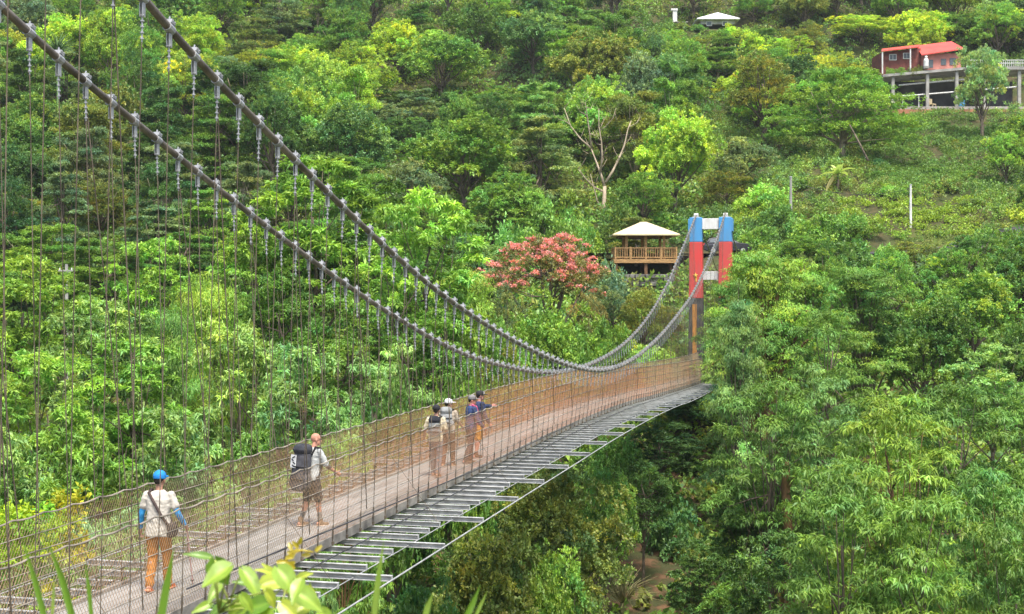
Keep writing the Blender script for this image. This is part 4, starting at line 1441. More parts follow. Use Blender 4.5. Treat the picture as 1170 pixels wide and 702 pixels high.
for i in range(5):
    proto_broad('broad%d' % i, 100 + i, W=11, H=11 + (i % 3) * .8, zb=1.0, nc=46 + 5 * i, lump=.24 + .05 * i)
for i in range(3):
    proto_broad('fine%d' % i, 140 + i, W=10, H=12, zb=1.2, nc=64, nt=22, nl=16, L=.22, Wd=.12, rc=(.07, .13), lump=.4, droop=.0, spread=.7)
for i in range(3):
    proto_layer('layer%d' % i, 160 + i, top=.28 + .12 * i, nlay=8 + i)
proto_layer('umbrella', 170, W=18, H=12.5, zb=4.5, nlay=7, per=14, nt=36, nl=16, L=.25, Wd=.13, top=.42, bark='palebark', sag=.17, tr=.42)
proto_layer('tier', 171, W=11, H=11, zb=3.5, nlay=5, per=9, nt=34, nl=18, L=.25, Wd=.14, top=.5, bark='palebark', sag=.08, tr=.3)
for i in range(4):
    proto_big('big%d' % i, 200 + i, W=7 + .4 * i, nc=44 + 4 * i)
for i in range(3):
    proto_big('whorl%d' % i, 220 + i, W=8, H=14, nc=54, nr=16, nl=15, L=.30, Wd=.125, droop=.2)
for i in range(4):
    proto_big('fan%d' % i, 230 + i, W=8, H=16, zb=3.0, nc=54 + 4 * i, nr=19, nl=17, L=.38, Wd=.08, droop=.60, scat=.10, flat=.42, rc=(.10, .16), axz=.02, lump=.45, zmin=.0, bark='redbark' if i == 1 else 'bark')
for i in range(4):
    proto_plume('plume%d' % i, 240 + i, nb=38 + 5 * i, bark='redbark' if i == 2 else 'bark', tr=.16 if i == 2 else .08)
for i in range(2):
    proto_plume('feather%d' % i, 260 + i, W=7, H=10, nb=46, nseg=8, nr=3, nl=22, L=.30, Wd=.045, droop=.3, mat='leaf', lean=1.1, tipdrop=1.2, scat=.26, flatr=1.0, tr=.04)
for i in range(3):
    proto_bush('bush%d' % i, 280 + i)
proto_broad('dense0', 300, W=11, H=8.5, zb=.3, nc=90, nt=16, nl=14, L=.30, Wd=.17, rc=(.07, .12), lump=.2, flat=.85, mat='leafgloss')
proto_broad('dense1', 301, W=11, H=9.5, zb=.3, nc=90, nt=16, nl=14, L=.27, Wd=.16, rc=(.07, .13), lump=.25, flat=.85, mat='leafgloss')
for i in range(2):
    proto_broad('mound%d' % i, 310 + i, W=12, H=15, zb=2.0, nc=120, nt=18, nl=14, L=.25, Wd=.14, rc=(.065, .11), lump=.22, flat=.8)

GAIN = 2.1
GREENS = {
    'deep': (.036, .068, .022), 'dark': (.048, .092, .024), 'mid': (.072, .132, .026), 'leafy': (.100, .172, .030), 'bright': (.140, .225, .040),
    'lime': (.190, .265, .034), 'yellow': (.200, .240, .036), 'olive': (.115, .138, .030), 'grey': (.105, .145, .064), 'pale': (.155, .220, .085),
    'rust': (.205, .170, .048), 'jade': (.092, .165, .052), 'brown': (.14, .135, .05), 'mint': (.135, .215, .070),
}
CNAME = {'deep': 'blackish green', 'dark': 'dark green', 'mid': 'mid green', 'leafy': 'fresh green', 'bright': 'bright green', 'lime': 'lime green',
         'yellow': 'yellow green', 'olive': 'olive', 'grey': 'greyish green', 'pale': 'pale green', 'rust': 'rusty yellow', 'jade': 'jade green', 'brown': 'brownish', 'mint': 'light green'}
KNAME = {'broad': ('broadleaf tree', 'rounded tree'), 'fine': ('airy_tree', 'fine-leaved tree'), 'layer': ('tiered_tree', 'tiered tree'),
         'umbrella': ('umbrella_tree', 'umbrella tree'), 'tier': ('tiered_tree', 'flat-tiered tree'), 'big': ('large_leaved_tree', 'long-leaved tree'),
         'whorl': ('large_leaved_tree', 'glossy-leaved tree'), 'plume': ('plumed_tree', 'plumed tree'),
         'feather': ('bamboo_clump', 'bamboo clump'), 'bush': ('bush', 'low bush'), 'dense': ('dense_tree', 'dense tree'), 'mound': ('dense_tree', 'dense domed tree'), 'fan': ('fanned_tree', 'tree with fanned boughs')}
LAND = [((790, 300), 97, 'the painted tower'), ((736, 280), 120, 'the timber pavilion'), ((625, 295), 105, 'the pink tree'), ((684, 180), 140, 'the bare tree'),
        ((1060, 85), 190, 'the red house'), ((817, 21), 225, 'the hilltop house'), ((957, 200), 150, 'the banana plant'),
        ((940, 140), 165, 'the umbrella tree'), ((1040, 240), 138, 'the slim pale pole'), ((903, 232), 138, 'the thin grey pole'), ((515, 470), 34, 'the far walkers'),
        ((355, 520), 25, 'the bald walker'), ((181, 580), 20, 'the blue-capped walker'), ((76, 318), 92, 'the crossarm pole'), ((640, 420), 50, 'the sagging cables'),
        ((90, 75), 18, 'the left cable top'), ((300, 145), 20, 'the right main cable'), ((200, 170), 24, 'the left main cable'), ((740, 640), 62, 'the brown slope'), ((760, 460), 60, 'the far deck end')]
TREES = []
COUNT = {}


def tree(u, vtop, wpx, Y, kind, colour, label=None, zb=None, rot=None, var=None, sx=1.0):
    cands = [k for k in PROTO if k.rstrip('0123456789') == kind]
    i = COUNT.get(kind, 0); COUNT[kind] = i + 1
    pk = cands[i % len(cands)] if var is None else kind + str(var)
    p = PROTO[pk]
    x = (u - U0) * Y / F
    g = gz(x, Y) if zb is None else zb
    h = max(1.2, (V0 - vtop) * Y / F - g)
    w = min(wpx * Y / F, h / .38)
    place(x, Y, g, w / p['W'], h / p['H'], pk, kind, colour, label, rot, (u, (vtop + 30)))


def place(x, Y, g, sw, sh, pk, kind, colour, label=None, rot=None, uv=None):
    p = PROTO[pk]
    nm = KNAME[kind][0].replace(' ', '_')
    t = bpy.data.objects.new(nm, None); COL.objects.link(t)
    t.empty_display_size = .5
    t.location = (x, Y, g - .15)
    t.rotation_euler = (0, 0, random.uniform(0, 6.28) if rot is None else rot)
    t.scale = (sw, sw, sh)
    c = bpy.data.objects.new('crown', p['crown']); COL.objects.link(c); c.parent = t
    b = [q * GAIN * w_ for q, w_ in zip(GREENS[colour], (.985, 1.03, 1.0))]
    j = math.exp(random.gauss(0, .10)); y = random.gauss(0, .05)
    c.color = (b[0] * j * (1 + y * 1.2), b[1] * j * (1 + y * .3), b[2] * j * (1 - y), 1)
    if p['trunk']:
        k = bpy.data.objects.new('trunk', p['trunk']); COL.objects.link(k); k.parent = t
    t['category'] = 'bush' if kind == 'bush' else ('bamboo' if kind == 'feather' else 'tree')
    TREES.append(dict(o=t, label=label, kind=kind, colour=colour, uv=uv, Y=Y, x=x, r=p['W'] * sw / 2, h=p['H'] * sh, top=V0 - (g + p['H'] * sh) * F / Y))
    return t


#       u, vtop, width px, depth, kind, colour
HAND = [
    # --- trees of the gorge, left of the bridge
    (22, 290, 150, 72, 'big', 'bright'), (112, 322, 140, 67, 'big', 'mint'), (172, 268, 110, 84, 'big', 'bright'), (238, 298, 120, 75, 'feather', 'lime'),
    (292, 236, 130, 82, 'big', 'bright'), (360, 176, 160, 82, 'big', 'leafy'), (428, 196, 120, 84, 'whorl', 'mid'), (485, 196, 150, 75, 'big', 'bright'),
    (52, 395, 160, 57, 'big', 'bright'), (12, 475, 150, 48, 'big', 'mint'), (150, 385, 150, 61, 'big', 'leafy'), (270, 342, 130, 59, 'big', 'mint'),
    (345, 388, 150, 53, 'big', 'mint'), (205, 455, 160, 49, 'big', 'mint'), (95, 488, 130, 46, 'big', 'leafy'), (395, 330, 130, 70, 'whorl', 'mid'),
    (445, 390, 140, 60, 'fan', 'mint'), (318, 300, 120, 74, 'whorl', 'mid'), (195, 335, 110, 72, 'feather', 'leafy'), (72, 305, 100, 86, 'whorl', 'leafy'),
    (-50, 330, 160, 62, 'big', 'leafy'), (-65, 450, 170, 48, 'big', 'leafy'), (280, 478, 120, 45, 'big', 'leafy'), (395, 470, 110, 47, 'fan', 'leafy'),
    (140, 560, 130, 33, 'fan', 'pale'), (55, 585, 120, 30, 'fan', 'leafy'), (262, 545, 120, 35, 'fan', 'pale'), (335, 500, 100, 41, 'fan', 'mint'),
    (-25, 560, 120, 34, 'whorl', 'leafy'), (445, 300, 120, 94, 'whorl', 'dark'), (495, 345, 110, 72, 'whorl', 'mid'),
    # --- the hill foot in the middle
    (530, 292, 105, 92, 'feather', 'lime'), (490, 305, 80, 98, 'feather', 'bright'), (560, 345, 120, 80, 'dense', 'leafy'), (630, 335, 150, 84, 'dense', 'leafy'), (690, 352, 95, 86, 'dense', 'leafy'),
    (450, 425, 130, 58, 'dense', 'mid'), (520, 405, 130, 60, 'dense', 'leafy'), (585, 392, 120, 66, 'dense', 'olive'), (655, 372, 100, 82, 'dense', 'leafy'),
    (735, 322, 85, 100, 'fine', 'olive'), (700, 318, 70, 104, 'fine', 'grey'), (757, 345, 70, 104, 'fine', 'brown'), (745, 385, 80, 96, 'bush', 'lime'),
    (770, 385, 70, 101, 'bush', 'yellow'), (712, 385, 80, 92, 'bush', 'lime'), (672, 326, 60, 93, 'fine', 'brown'), (578, 322, 60, 93, 'fine', 'grey'),
    (815, 385, 60, 106, 'bush', 'leafy'), (690, 290, 50, 113, 'bush', 'grey'),
    # --- under and right of the deck
    (635, 500, 190, 54, 'mound', 'olive'), (560, 560, 210, 44, 'mound', 'olive'), (470, 625, 190, 36, 'mound', 'mid'), (630, 590, 170, 44, 'mound', 'leafy'),
    (690, 515, 100, 60, 'mound', 'leafy'), (755, 478, 110, 72, 'whorl', 'deep'), (800, 450, 90, 84, 'broad', 'dark'), (735, 520, 80, 64, 'whorl', 'dark'),
    (550, 655, 190, 35, 'mound', 'mid'), (675, 650, 110, 44, 'mound', 'olive'), (400, 665, 170, 30, 'mound', 'dark'), (800, 610, 85, 56, 'whorl', 'dark'), (840, 660, 90, 50, 'whorl', 'mid'),
    (700, 480, 80, 70, 'dense', 'mid'), (770, 560, 70, 68, 'bush', 'dark'), (850, 560, 90, 58, 'whorl', 'dark'),
    # --- right bank
    (834, 306, 90, 88, 'plume', 'leafy'), (826, 345, 70, 84, 'plume', 'jade'), (872, 268, 170, 76, 'plume', 'leafy'), (845, 318, 90, 69, 'plume', 'jade'), (925, 290, 140, 80, 'plume', 'leafy'), (985, 292, 150, 86, 'plume', 'leafy'), (948, 345, 120, 70, 'fan', 'mid'), (1055, 330, 130, 86, 'broad', 'mid'),
    (1110, 300, 130, 98, 'broad', 'leafy'), (1165, 262, 120, 108, 'broad', 'mid'), (1135, 385, 120, 72, 'whorl', 'mint'), (1195, 340, 130, 86, 'broad', 'mid'),
    (882, 428, 150, 57, 'fan', 'mid'), (935, 412, 110, 63, 'fan', 'jade'), (1020, 418, 190, 50, 'fan', 'leafy'), (1095, 425, 170, 54, 'fan', 'mid'), (965, 520, 190, 42, 'fan', 'mid'),
    (1055, 525, 190, 40, 'fan', 'leafy'), (1130, 500, 160, 45, 'fan', 'mid'), (1190, 430, 150, 56, 'fan', 'mid'), (878, 600, 110, 48, 'whorl', 'dark'), (1165, 580, 160, 37, 'fan', 'mid'),
    (1240, 520, 170, 44, 'fan', 'mid'), (1085, 275, 90, 110, 'fine', 'leafy'), (1020, 276, 80, 108, 'fine', 'bright'), (950, 272, 75, 104, 'fine', 'leafy'), (908, 280, 70, 102, 'fine', 'olive'),
    (1255, 330, 150, 84, 'broad', 'leafy'), (860, 520, 110, 60, 'fan', 'mid'),
    # --- the wooded slope
    (505, 28, 115, 195, 'broad', 'bright'), (560, 95, 115, 170, 'broad', 'mid'), (600, 46, 95, 205, 'tier', 'jade'), (688, 84, 115, 160, 'broad', 'bright'), (772, 118, 105, 142, 'broad', 'lime'),
    (735, 190, 90, 134, 'fine', 'leafy'), (538, 150, 110, 150, 'broad', 'leafy'), (962, 78, 195, 160, 'umbrella', 'leafy'), (412, 45, 90, 190, 'broad', 'lime'), (345, 80, 75, 180, 'broad', 'dark'),
    (295, 55, 85, 195, 'fine', 'yellow'), (455, 20, 90, 205, 'broad', 'lime'), (610, 150, 90, 150, 'layer', 'dark'), (640, 105, 90, 165, 'broad', 'mid'), (150, 145, 95, 165, 'fine', 'rust'),
    (105, 180, 80, 155, 'fine', 'rust'), (215, 195, 75, 150, 'fine', 'rust'), (45, 110, 100, 175, 'tier', 'grey'), (860, 70, 100, 185, 'broad', 'lime'), (900, 40, 90, 200, 'fine', 'lime'),
    (985, 15, 110, 215, 'fine', 'yellow'), (1050, 10, 90, 212, 'fine', 'lime'), (845, 150, 80, 152, 'broad', 'grey'), (1122, 42, 75, 172, 'fine', 'pale'), (1085, 10, 80, 212, 'broad', 'mid'),
    (1150, 0, 110, 215, 'broad', 'deep'), (1150, 145, 60, 150, 'fine', 'bright'), (1185, 120, 80, 158, 'broad', 'leafy'), (1065, 195, 80, 150, 'broad', 'mid'), (1030, 200, 60, 148, 'bush', 'mid'),
    (968, 238, 60, 131, 'bush', 'leafy'), (930, 235, 70, 130, 'bush', 'leafy'), (885, 225, 60, 134, 'bush', 'mid'), (870, 205, 70, 142, 'bush', 'bright'), (1000, 180, 70, 158, 'bush', 'jade'),
    (830, 190, 70, 146, 'fine', 'olive'), (1110, 225, 70, 136, 'fine', 'grey'), (1090, 160, 60, 168, 'bush', 'olive'), (1130, 170, 60, 165, 'bush', 'brown'), (1035, 160, 60, 170, 'bush', 'dark'),
    (470, 130, 90, 165, 'broad', 'dark'), (430, 110, 80, 170, 'broad', 'grey'), (630, 215, 70, 130, 'bush', 'leafy'), (585, 245, 80, 118, 'bush', 'bright'), (540, 265, 80, 110, 'broad', 'jade'),
    (660, 240, 60, 124, 'bush', 'bright'), (520, 235, 70, 122, 'broad', 'mid'), (760, 235, 60, 134, 'bush', 'leafy'), (715, 225, 60, 130, 'bush', 'mid'),
    (865, 250, 60, 126, 'bush', 'leafy'), (893, 277, 60, 119, 'bush', 'leafy'), (918, 265, 80, 119, 'fine', 'leafy'), (975, 268, 80, 119, 'bush', 'mid'), (1045, 271, 80, 118, 'fine', 'olive'), (1115, 263, 90, 118, 'fine', 'mid'),
    (1165, 262, 80, 119, 'fine', 'leafy'), (1010, 272, 60, 119, 'bush', 'bright'), (1020, 222, 50, 141, 'bush', 'bright'), (1060, 178, 55, 160, 'bush', 'jade'), (1100, 195, 55, 152, 'bush', 'leafy'), (1000, 205, 50, 150, 'bush', 'mid'),
    (1080, 222, 60, 142, 'bush', 'dark'), (910, 205, 50, 148, 'bush', 'mid'), (1125, 205, 50, 148, 'bush', 'jade'), (1045, 140, 50, 178, 'bush', 'dark'), (1075, 138, 50, 178, 'bush', 'mid'), (1015, 140, 50, 178, 'bush', 'jade'), (1140, 140, 60, 176, 'bush', 'mid'), (1140, 250, 70, 122, 'bush', 'leafy'), (1075, 280, 80, 114, 'bush', 'grey'), (820, 55, 80, 200, 'tier', 'mid'), (770, 60, 80, 192, 'broad', 'leafy'), (862, -12, 60, 228, 'fine', 'leafy'), (905, -12, 70, 228, 'broad', 'mid'), (562, -8, 75, 222, 'broad', 'mid'), (478, 5, 65, 214, 'tier', 'mid'), (1000, 120, 70, 172, 'fine', 'leafy') ,
    (735, 70, 75, 185, 'broad', 'bright'), (798, 31, 36, 221, 'bush', 'mid'), (818, 30, 34, 220, 'bush', 'leafy'), (840, 27, 36, 221, 'bush', 'lime'), (780, 30, 30, 221, 'bush', 'olive'), (765, 31, 34, 221, 'bush', 'mid'), (830, 40, 50, 214, 'fine', 'leafy'), (795, 42, 50, 214, 'fine', 'olive'), (757, 42, 60, 214, 'fine', 'mid'), (870, 30, 50, 216, 'fine', 'leafy'), (700, 30, 90, 205, 'broad', 'mid'), (660, 10, 90, 215, 'tier', 'jade'), (10, 210, 110, 150, 'broad', 'mid'),
]
for hnd in HAND:
    tree(*hnd)

# keep these places open to the eye: (u0, v0, u1, v1, depth)
OPEN = [(1000, 44, 1170, 132, 188), (788, 8, 846, 31, 223), (758, 8, 786, 30, 223), (692, 250, 780, 308, 118), (783, 240, 838, 400, 96), (826, 272, 860, 292, 123), (636, 105, 726, 245, 139), (556, 262, 692, 328, 103),
        (930, 180, 985, 222, 148), (898, 200, 909, 262, 136), (1035, 208, 1046, 266, 136), (980, 236, 1090, 258, 136), (830, 228, 890, 262, 138), (868, 85, 1030, 205, 162), (1000, 130, 1150, 200, 160),
        (68, 300, 84, 330, 90), (495, 30, 560, 100, 190), (735, 125, 825, 210, 140), (800, 400, 1170, 702, 30)]


def clear_top(x, Y, r, top_z, z0):
    """the height a tree may reach here without hiding what the photograph shows behind it"""
    u0, u1 = U0 + (x - r) * F / Y, U0 + (x + r) * F / Y
    for (a, b, c, d, yd) in OPEN:
        v0, v1 = V0 - top_z * F / Y, V0 - z0 * F / Y
        if Y < yd + 3 and u1 > a and u0 < c and v1 > b and v0 < d:
            top_z = (V0 - d - 2) * Y / F
    return top_z


def zone(u, v, Y, rng):
    """which kinds grow where on the hill"""
    if u < 330 and v > 90:
        k = rng.choice(['layer', 'layer', 'broad', 'fine', 'tier']); c = rng.choice(['dark', 'mid', 'mid', 'dark', 'olive', 'deep', 'leafy', 'grey'])
    elif u < 330:
        k = rng.choice(['fine', 'broad', 'layer', 'tier', 'fine']); c = rng.choice(['olive', 'mid', 'lime', 'leafy', 'yellow', 'grey'])
    elif u < 640:
        k = rng.choice(['broad', 'broad', 'tier', 'broad', 'fine', 'layer']); c = rng.choice(['mid', 'leafy', 'bright', 'dark', 'jade', 'leafy', 'lime', 'grey'])
    elif u < 880:
        k = rng.choice(['broad', 'broad', 'tier', 'fine']); c = rng.choice(['mid', 'leafy', 'bright', 'grey', 'olive', 'lime', 'jade'])
    else:
        k = rng.choice(['broad', 'fine', 'fine', 'broad']); c = rng.choice(['mid', 'leafy', 'lime', 'dark', 'olive', 'bright', 'yellow'])
    return k, c


rr = random.Random(21)
tries = 0
filled = 0
while filled < 215 and tries < 20000:
    tries += 1
    Y = 108 + 140 * rr.random() ** .8
    x = rr.uniform(-.46, .46) * Y
    g = gz(x, Y)
    u = U0 + x * F / Y; v = V0 - (g + 8) * F / Y
    if v < -75: continue
    r = rr.uniform(4.2, 6.6) * (1 if Y > 135 else .8)
    if any((x - t['x']) ** 2 + (Y - t['Y']) ** 2 < (.62 * (r + t['r'])) ** 2 for t in TREES): continue
    h = rr.uniform(8, 13.5) * (1 if Y > 135 else .7)
    if 880 < u < 1175 and 95 < v < 270 and Y < 188: continue
    if 48 < x < 98 and 183 < Y < 203 or abs(x - 33) < 9 and 219 < Y < 233: continue
    h2 = clear_top(x, Y, r, g + h, g) - g
    if h2 < 3.2: continue
    if h2 < h: r *= max(.6, h2 / h); h = h2
    k, c = zone(u, v, Y, rr)
    cands = [q for q in PROTO if q.rstrip('0123456789') == k]
    pk = rr.choice(cands)
    place(x, Y, g, 2 * r / PROTO[pk]['W'], h / PROTO[pk]['H'], pk, k, c, None, None, (u, v))
    filled += 1
print('trees', len(TREES), 'filled', filled, 'tries', tries)


# --- the singular trees
def bare_tree():
    Y = 140.0; s = Y / F
    bx, bz = (690 - U0) * s, (V0 - 246) * s
    t = empty('bare_tree', (bx, Y, min(bz, gz(bx, Y)) - .3), 0, label='leafless pale tree with forked bleached limbs standing before the green hillside', cat='tree')
    oz = t.location.z
    P = lambda u, v, d=0.0: Vector(((u - U0) * s - bx, d, (V0 - v) * s - oz))
    tk = MB().tube([P(689, 255), P(690, 235), P(691, 213)], [.27, .21, .18], 9)
    tk.build('trunk', M['palebark'], t, True)
    lim = [([(691, 214), (685, 194), (676, 170)], .2, .5), ([(676, 170), (663, 158), (652, 143), (645, 122)], .12, .9), ([(652, 143), (645, 138), (638, 136)], .06, .4), ([(676, 170), (673, 150), (670, 130), (668, 118)], .11, -.9),
           ([(670, 132), (662, 128), (658, 121)], .06, -.8), ([(668, 120), (664, 115), (663, 113)], .05, -.4), ([(669, 122), (675, 124), (678, 118)], .05, .6), ([(686, 196), (688, 180), (687, 163), (684, 145), (684, 125)], .14, -.5),
           ([(685, 150), (692, 145), (700, 136), (703, 125)], .07, -1.0), ([(686, 146), (690, 138), (689, 132)], .05, .5), ([(673, 152), (680, 155), (678, 148)], .05, 1.1), ([(692, 209), (700, 196), (708, 180), (714, 165), (718, 147), (722, 137)], .17, .7),
           ([(707, 181), (714, 172)], .08, 1.2), ([(719, 145), (728, 140), (733, 132)], .05, 1.0), ([(691, 220), (678, 214), (668, 204), (660, 194)], .14, -.7), ([(672, 176), (668, 174), (666, 173)], .06, -.5),
           ([(689, 242), (682, 230), (678, 215), (674, 200)], .11, -1.0), ([(680, 217), (683, 208)], .05, -.8), ([(688, 166), (682, 164)], .07, .4)]
    for pts, r, d in lim:
        n = len(pts)
        rt = tk
        m = MB().tube([P(u, v, d * k / (n - 1)) for k, (u, v) in enumerate(pts)], [.9 * r * (1 - .75 * k / (n - 1)) for k in range(n)], 7)
        if n > 2:
            for q in range(3):
                u_, v_ = pts[1 + q % (n - 1)]; du = (-1) ** q * (5 + 2 * q)
                m.tube([P(u_, v_, d * .6), P(u_ + du * .6, v_ - 6, d), P(u_ + du, v_ - 13, d)], [r * .22, r * .16, r * .07], 5)
        m.build('limb', M['palebark'], t, True)


bare_tree()


def pink_tree():
    Y = 97.0
    x = (626 - U0) * Y / F
    g = gz(x, Y)
    H = (V0 - 265) * Y / F - g
    W = 146 * Y / F
    rng = np.random.default_rng(77)
    t = empty('flowering_tree', (x, Y, g - .2), 0, label='spreading tree covered in coral pink flower heads on the slope beside the pavilion', cat='tree')
    nc = 90
    a = rng.uniform(0, 6.28, nc); r = np.sqrt(rng.uniform(0, 1, nc)) * W / 2
    z = H - 2.9 * (r / (W / 2)) ** 2.2 - rng.uniform(0, 1.3, nc) ** 1.5 - .35
    cc = np.stack([r * np.cos(a), r * np.sin(a), z], 1)
    n1 = 9
    td = sphdir(rng, nc * n1, -.3)
    tc = np.repeat(cc, n1, 0) + td * rng.uniform(.25, .6, (nc * n1, 1)) * np.array([1, 1, .6])
    v, c = leaves_from(rng, tc, unit(td + np.array([0, 0, .4])), 10, .26, .12, .9, .1, .14, vtint(rng, nc * n1, .15, .1))
    me = np_mesh('crown', v, 4, M['leaf'], c)
    o = bpy.data.objects.new('crown', me); COL.objects.link(o); o.parent = t; o.color = (.24, .25, .08, 1)
    ft = cc[rng.uniform(size=nc) < .95]
    ft = np.repeat(ft, 3, 0) + rng.normal(size=(len(ft) * 3, 3)) * np.array([.42, .42, .16]) + np.array([0, 0, .30])
    n2 = 9
    fd = sphdir(rng, len(ft) * n2, -.1)
    fc = np.repeat(ft, n2, 0) + fd * rng.uniform(.05, .30, (len(ft) * n2, 1)) * np.array([1.2, 1.2, .6])
    v, c = leaves_from(rng, fc, unit(fd + np.array([0, 0, .6])), 6, .14, .10, .9, 0, .05, vtint(rng, len(fc), .12, .06))
    me = np_mesh('blossom', v, 4, M['leaf'], c)
    o = bpy.data.objects.new('blossom', me); COL.objects.link(o); o.parent = t; o.color = (.80, .33, .31, 1); o['kind'] = 'stuff'
    mb = MB()
    for k in range(9):
        e = cc[k * 9]; e = Vector(e)
        b = Vector((rng.normal() * .2, rng.normal() * .2, -.2)); m = Vector((e.x * .35, e.y * .35, e.z * .5)); m2 = Vector((e.x * .75, e.y * .75, e.z * .8))
        mb.tube([b, m, m2, e], [.17, .12, .08, .03], 7)
        for q in range(5):
            f = Vector(cc[(k * 9 + q + 1) % nc])
            if (f - m2).length < 4.2: mb.tube([m2, m2.lerp(f, .6) + Vector((0, 0, -.2)), f], [.06, .04, .02], 5)
    mb.build('trunk', M['bark'], t, True)


pink_tree()


def banana():
    Y = 146.0
    x = (957 - U0) * Y / F; zb = (V0 - 215) * Y / F
    g = min(zb, gz(x, Y))
    t = empty('banana_plant', (x, Y, g - .2), 0, label='banana plant with a star of long pale arching leaves on the slope', cat='plant')
    hz = zb - g + .2
    top = hz + 1.5
    MB().tube([(0, 0, 0), (.03, 0, top * .6), (0, 0, top)], [.2, .15, .1], 9).build('stem', M['bark'], t, True)
    rng = random.Random(8)
    for k in range(10):
        a = 2 * math.pi * k / 10 + rng.uniform(-.25, .25); el = rng.uniform(.25, 1.25); L = rng.uniform(1.9, 2.6)
        if k in (3, 6): el = -.6
        d = Vector((math.cos(a) * math.cos(el), math.sin(a) * math.cos(el), math.sin(el)))
        side = Vector((-math.sin(a), math.cos(a), 0))
        vs, fs = [], []
        n = 9
        for i in range(n):
            q = i / (n - 1)
            p = Vector((0, 0, top)) + d * L * q + Vector((0, 0, -.75 * q * q * L * .5))
            w = .33 * math.sin(math.pi * min(1, .08 + q * .92)) ** .6 if i < n - 1 else .02
            up_ = Vector((0, 0, .5 * w))
            vs += [p - side * w + up_, p, p + side * w + up_]
        for i in range(n - 1):
            fs += [(3 * i, 3 * i + 1, 3 * i + 4, 3 * i + 3), (3 * i + 1, 3 * i + 2, 3 * i + 5, 3 * i + 4)]
        m = MB(); m.add(vs, fs)
        o = m.build('leaf', M['leaf'], t, True)
        a_ = o.data.attributes.new('tint', 'FLOAT_COLOR', 'POINT')
        a_.data.foreach_set('color', [1.0] * (4 * len(vs)))
        o.color = (.50, .66, .20, 1) if k not in (3, 6) else (.55, .48, .18, 1)


banana()


def spiky(u, v, Y, name, label, col, n=60, L=1.6, w=.05, seed=1, up=.5):
    """a fountain of bare canes or fronds"""
    rng = np.random.default_rng(seed)
    x, _, z = at(u, v, Y)
    g = gz(x, Y)
    t = empty(name, (x, Y, min(z, g) - .1), 0, label, 'plant')
    mb = MB()
    for k in range(n):
        a = rng.uniform(0, 6.28); e = rng.uniform(.25, 1.4); l = L * rng.uniform(.6, 1.15)
        d = Vector((math.cos(a) * math.cos(e), math.sin(a) * math.cos(e), math.sin(e)))
        p = Vector((0, 0, max(0, z - g)))
        pts = [p, p + d * l * .5 + Vector((0, 0, .05 * l)), p + d * l + Vector((0, 0, -.16 * l))]
        mb.tube(pts, [w, w * .7, w * .25], 4)
    mb.tube([(0, 0, -.2), (0, 0, max(0.2, z - g + .05))], .12, 6)
    mb.build('cane', col, t, True)['kind'] = 'stuff'


M['cane'] = pmat('dry_cane', (.34, .31, .14), .8, var=.25, scale=2)
spiky(712, 688, 61.5, 'dry_cane_clump', 'spray of dry yellowish canes on the brown slope under the bridge', M['cane'], 80, 2.1, .016, 4)
spiky(66, 60, 150, 'palm_tree', 'spiky palm high on the hill behind the left main cable', pmat('palm_frond', (.10, .19, .05), .6), 60, 2.6, .06, 6)

# palm-like tree trunk visible at the right: leaning fallen bole
fb = MB().tube([at(971, 143, 152), at(982, 164, 151), at(992, 184, 150)], [.08, .10, .13], 8).build('leaning_log', M['bark'], None, True)
tag(fb, 'brown leaning bole under the right side of the umbrella tree', 'log')


for (u, v0, w) in ((1018, 77, 12), (1030, 75, 14), (1043, 74, 13), (1052, 72, 9)):
    xx = (u - U0) * 190.4 / F; zz = (V0 - 85) * 190.4 / F
    tree(u, v0, w, 190.4, 'bush', 'olive' if u > 1040 else 'leafy', zb=zz)

def old_trunk():
    Y = 56.5
    s = Y / F
    x = (899 - U0) * s; g = gz(x, Y)
    t = empty('ivy_trunk', (x, Y, g - .2), 0, 'broken red brown tree trunk standing bare among the leafy trees of the right bank', 'tree trunk')
    Zv = lambda v: (V0 - v) * s - g + .2
    tk = MB().tube([(0, 0, 0), (.05, 0, Zv(640)), (.02, 0, Zv(590)), (-.05, 0, Zv(560)), (-.02, 0, Zv(536)), (0, 0, Zv(528))], [.36, .26, .2, .19, .16, .05], 10)
    tk.tube([(-.04, 0, Zv(562)), (.12, -.2, Zv(548)), (.34, -.3, Zv(541))], [.13, .10, .05], 7)
    tk.build('trunk', M['redbark'], t, True)


old_trunk()

# --- labels of the trees
def phrase(t):
    u, v = t['vis']
    best = None
    for (lu, lv), ly, nm in LAND:
        if (ly < 60) != (t['Y'] < 62) and ly > 40: pass
        d = math.hypot(u - lu, (v - lv) * 1.15)
        if best is None or d < best[0]: best = (d, lu, lv, ly, nm)
    d, lu, lv, ly, nm = best
    dx, dy = u - lu, v - lv
    if abs(dx) < 28 and abs(dy) < 28:
        rel = 'right behind' if t['Y'] > ly else 'right in front of'
    elif abs(dx) > 1.6 * abs(dy): rel = 'left of' if dx < 0 else 'right of'
    elif abs(dy) > 1.6 * abs(dx): rel = 'above' if dy < 0 else 'below'
    else: rel = ('above left of' if dx < 0 else 'above right of') if dy < 0 else ('below left of' if dx < 0 else 'below right of')
    return rel + ' ' + nm


WORDS = ['', 'one', 'two', 'three', 'four', 'five', 'six', 'seven', 'eight', 'nine', 'ten', 'eleven', 'twelve']
ORD = ['', 'first', 'second', 'third', 'fourth', 'fifth', 'sixth', 'seventh', 'eighth', 'ninth', 'tenth', 'eleventh', 'twelfth']
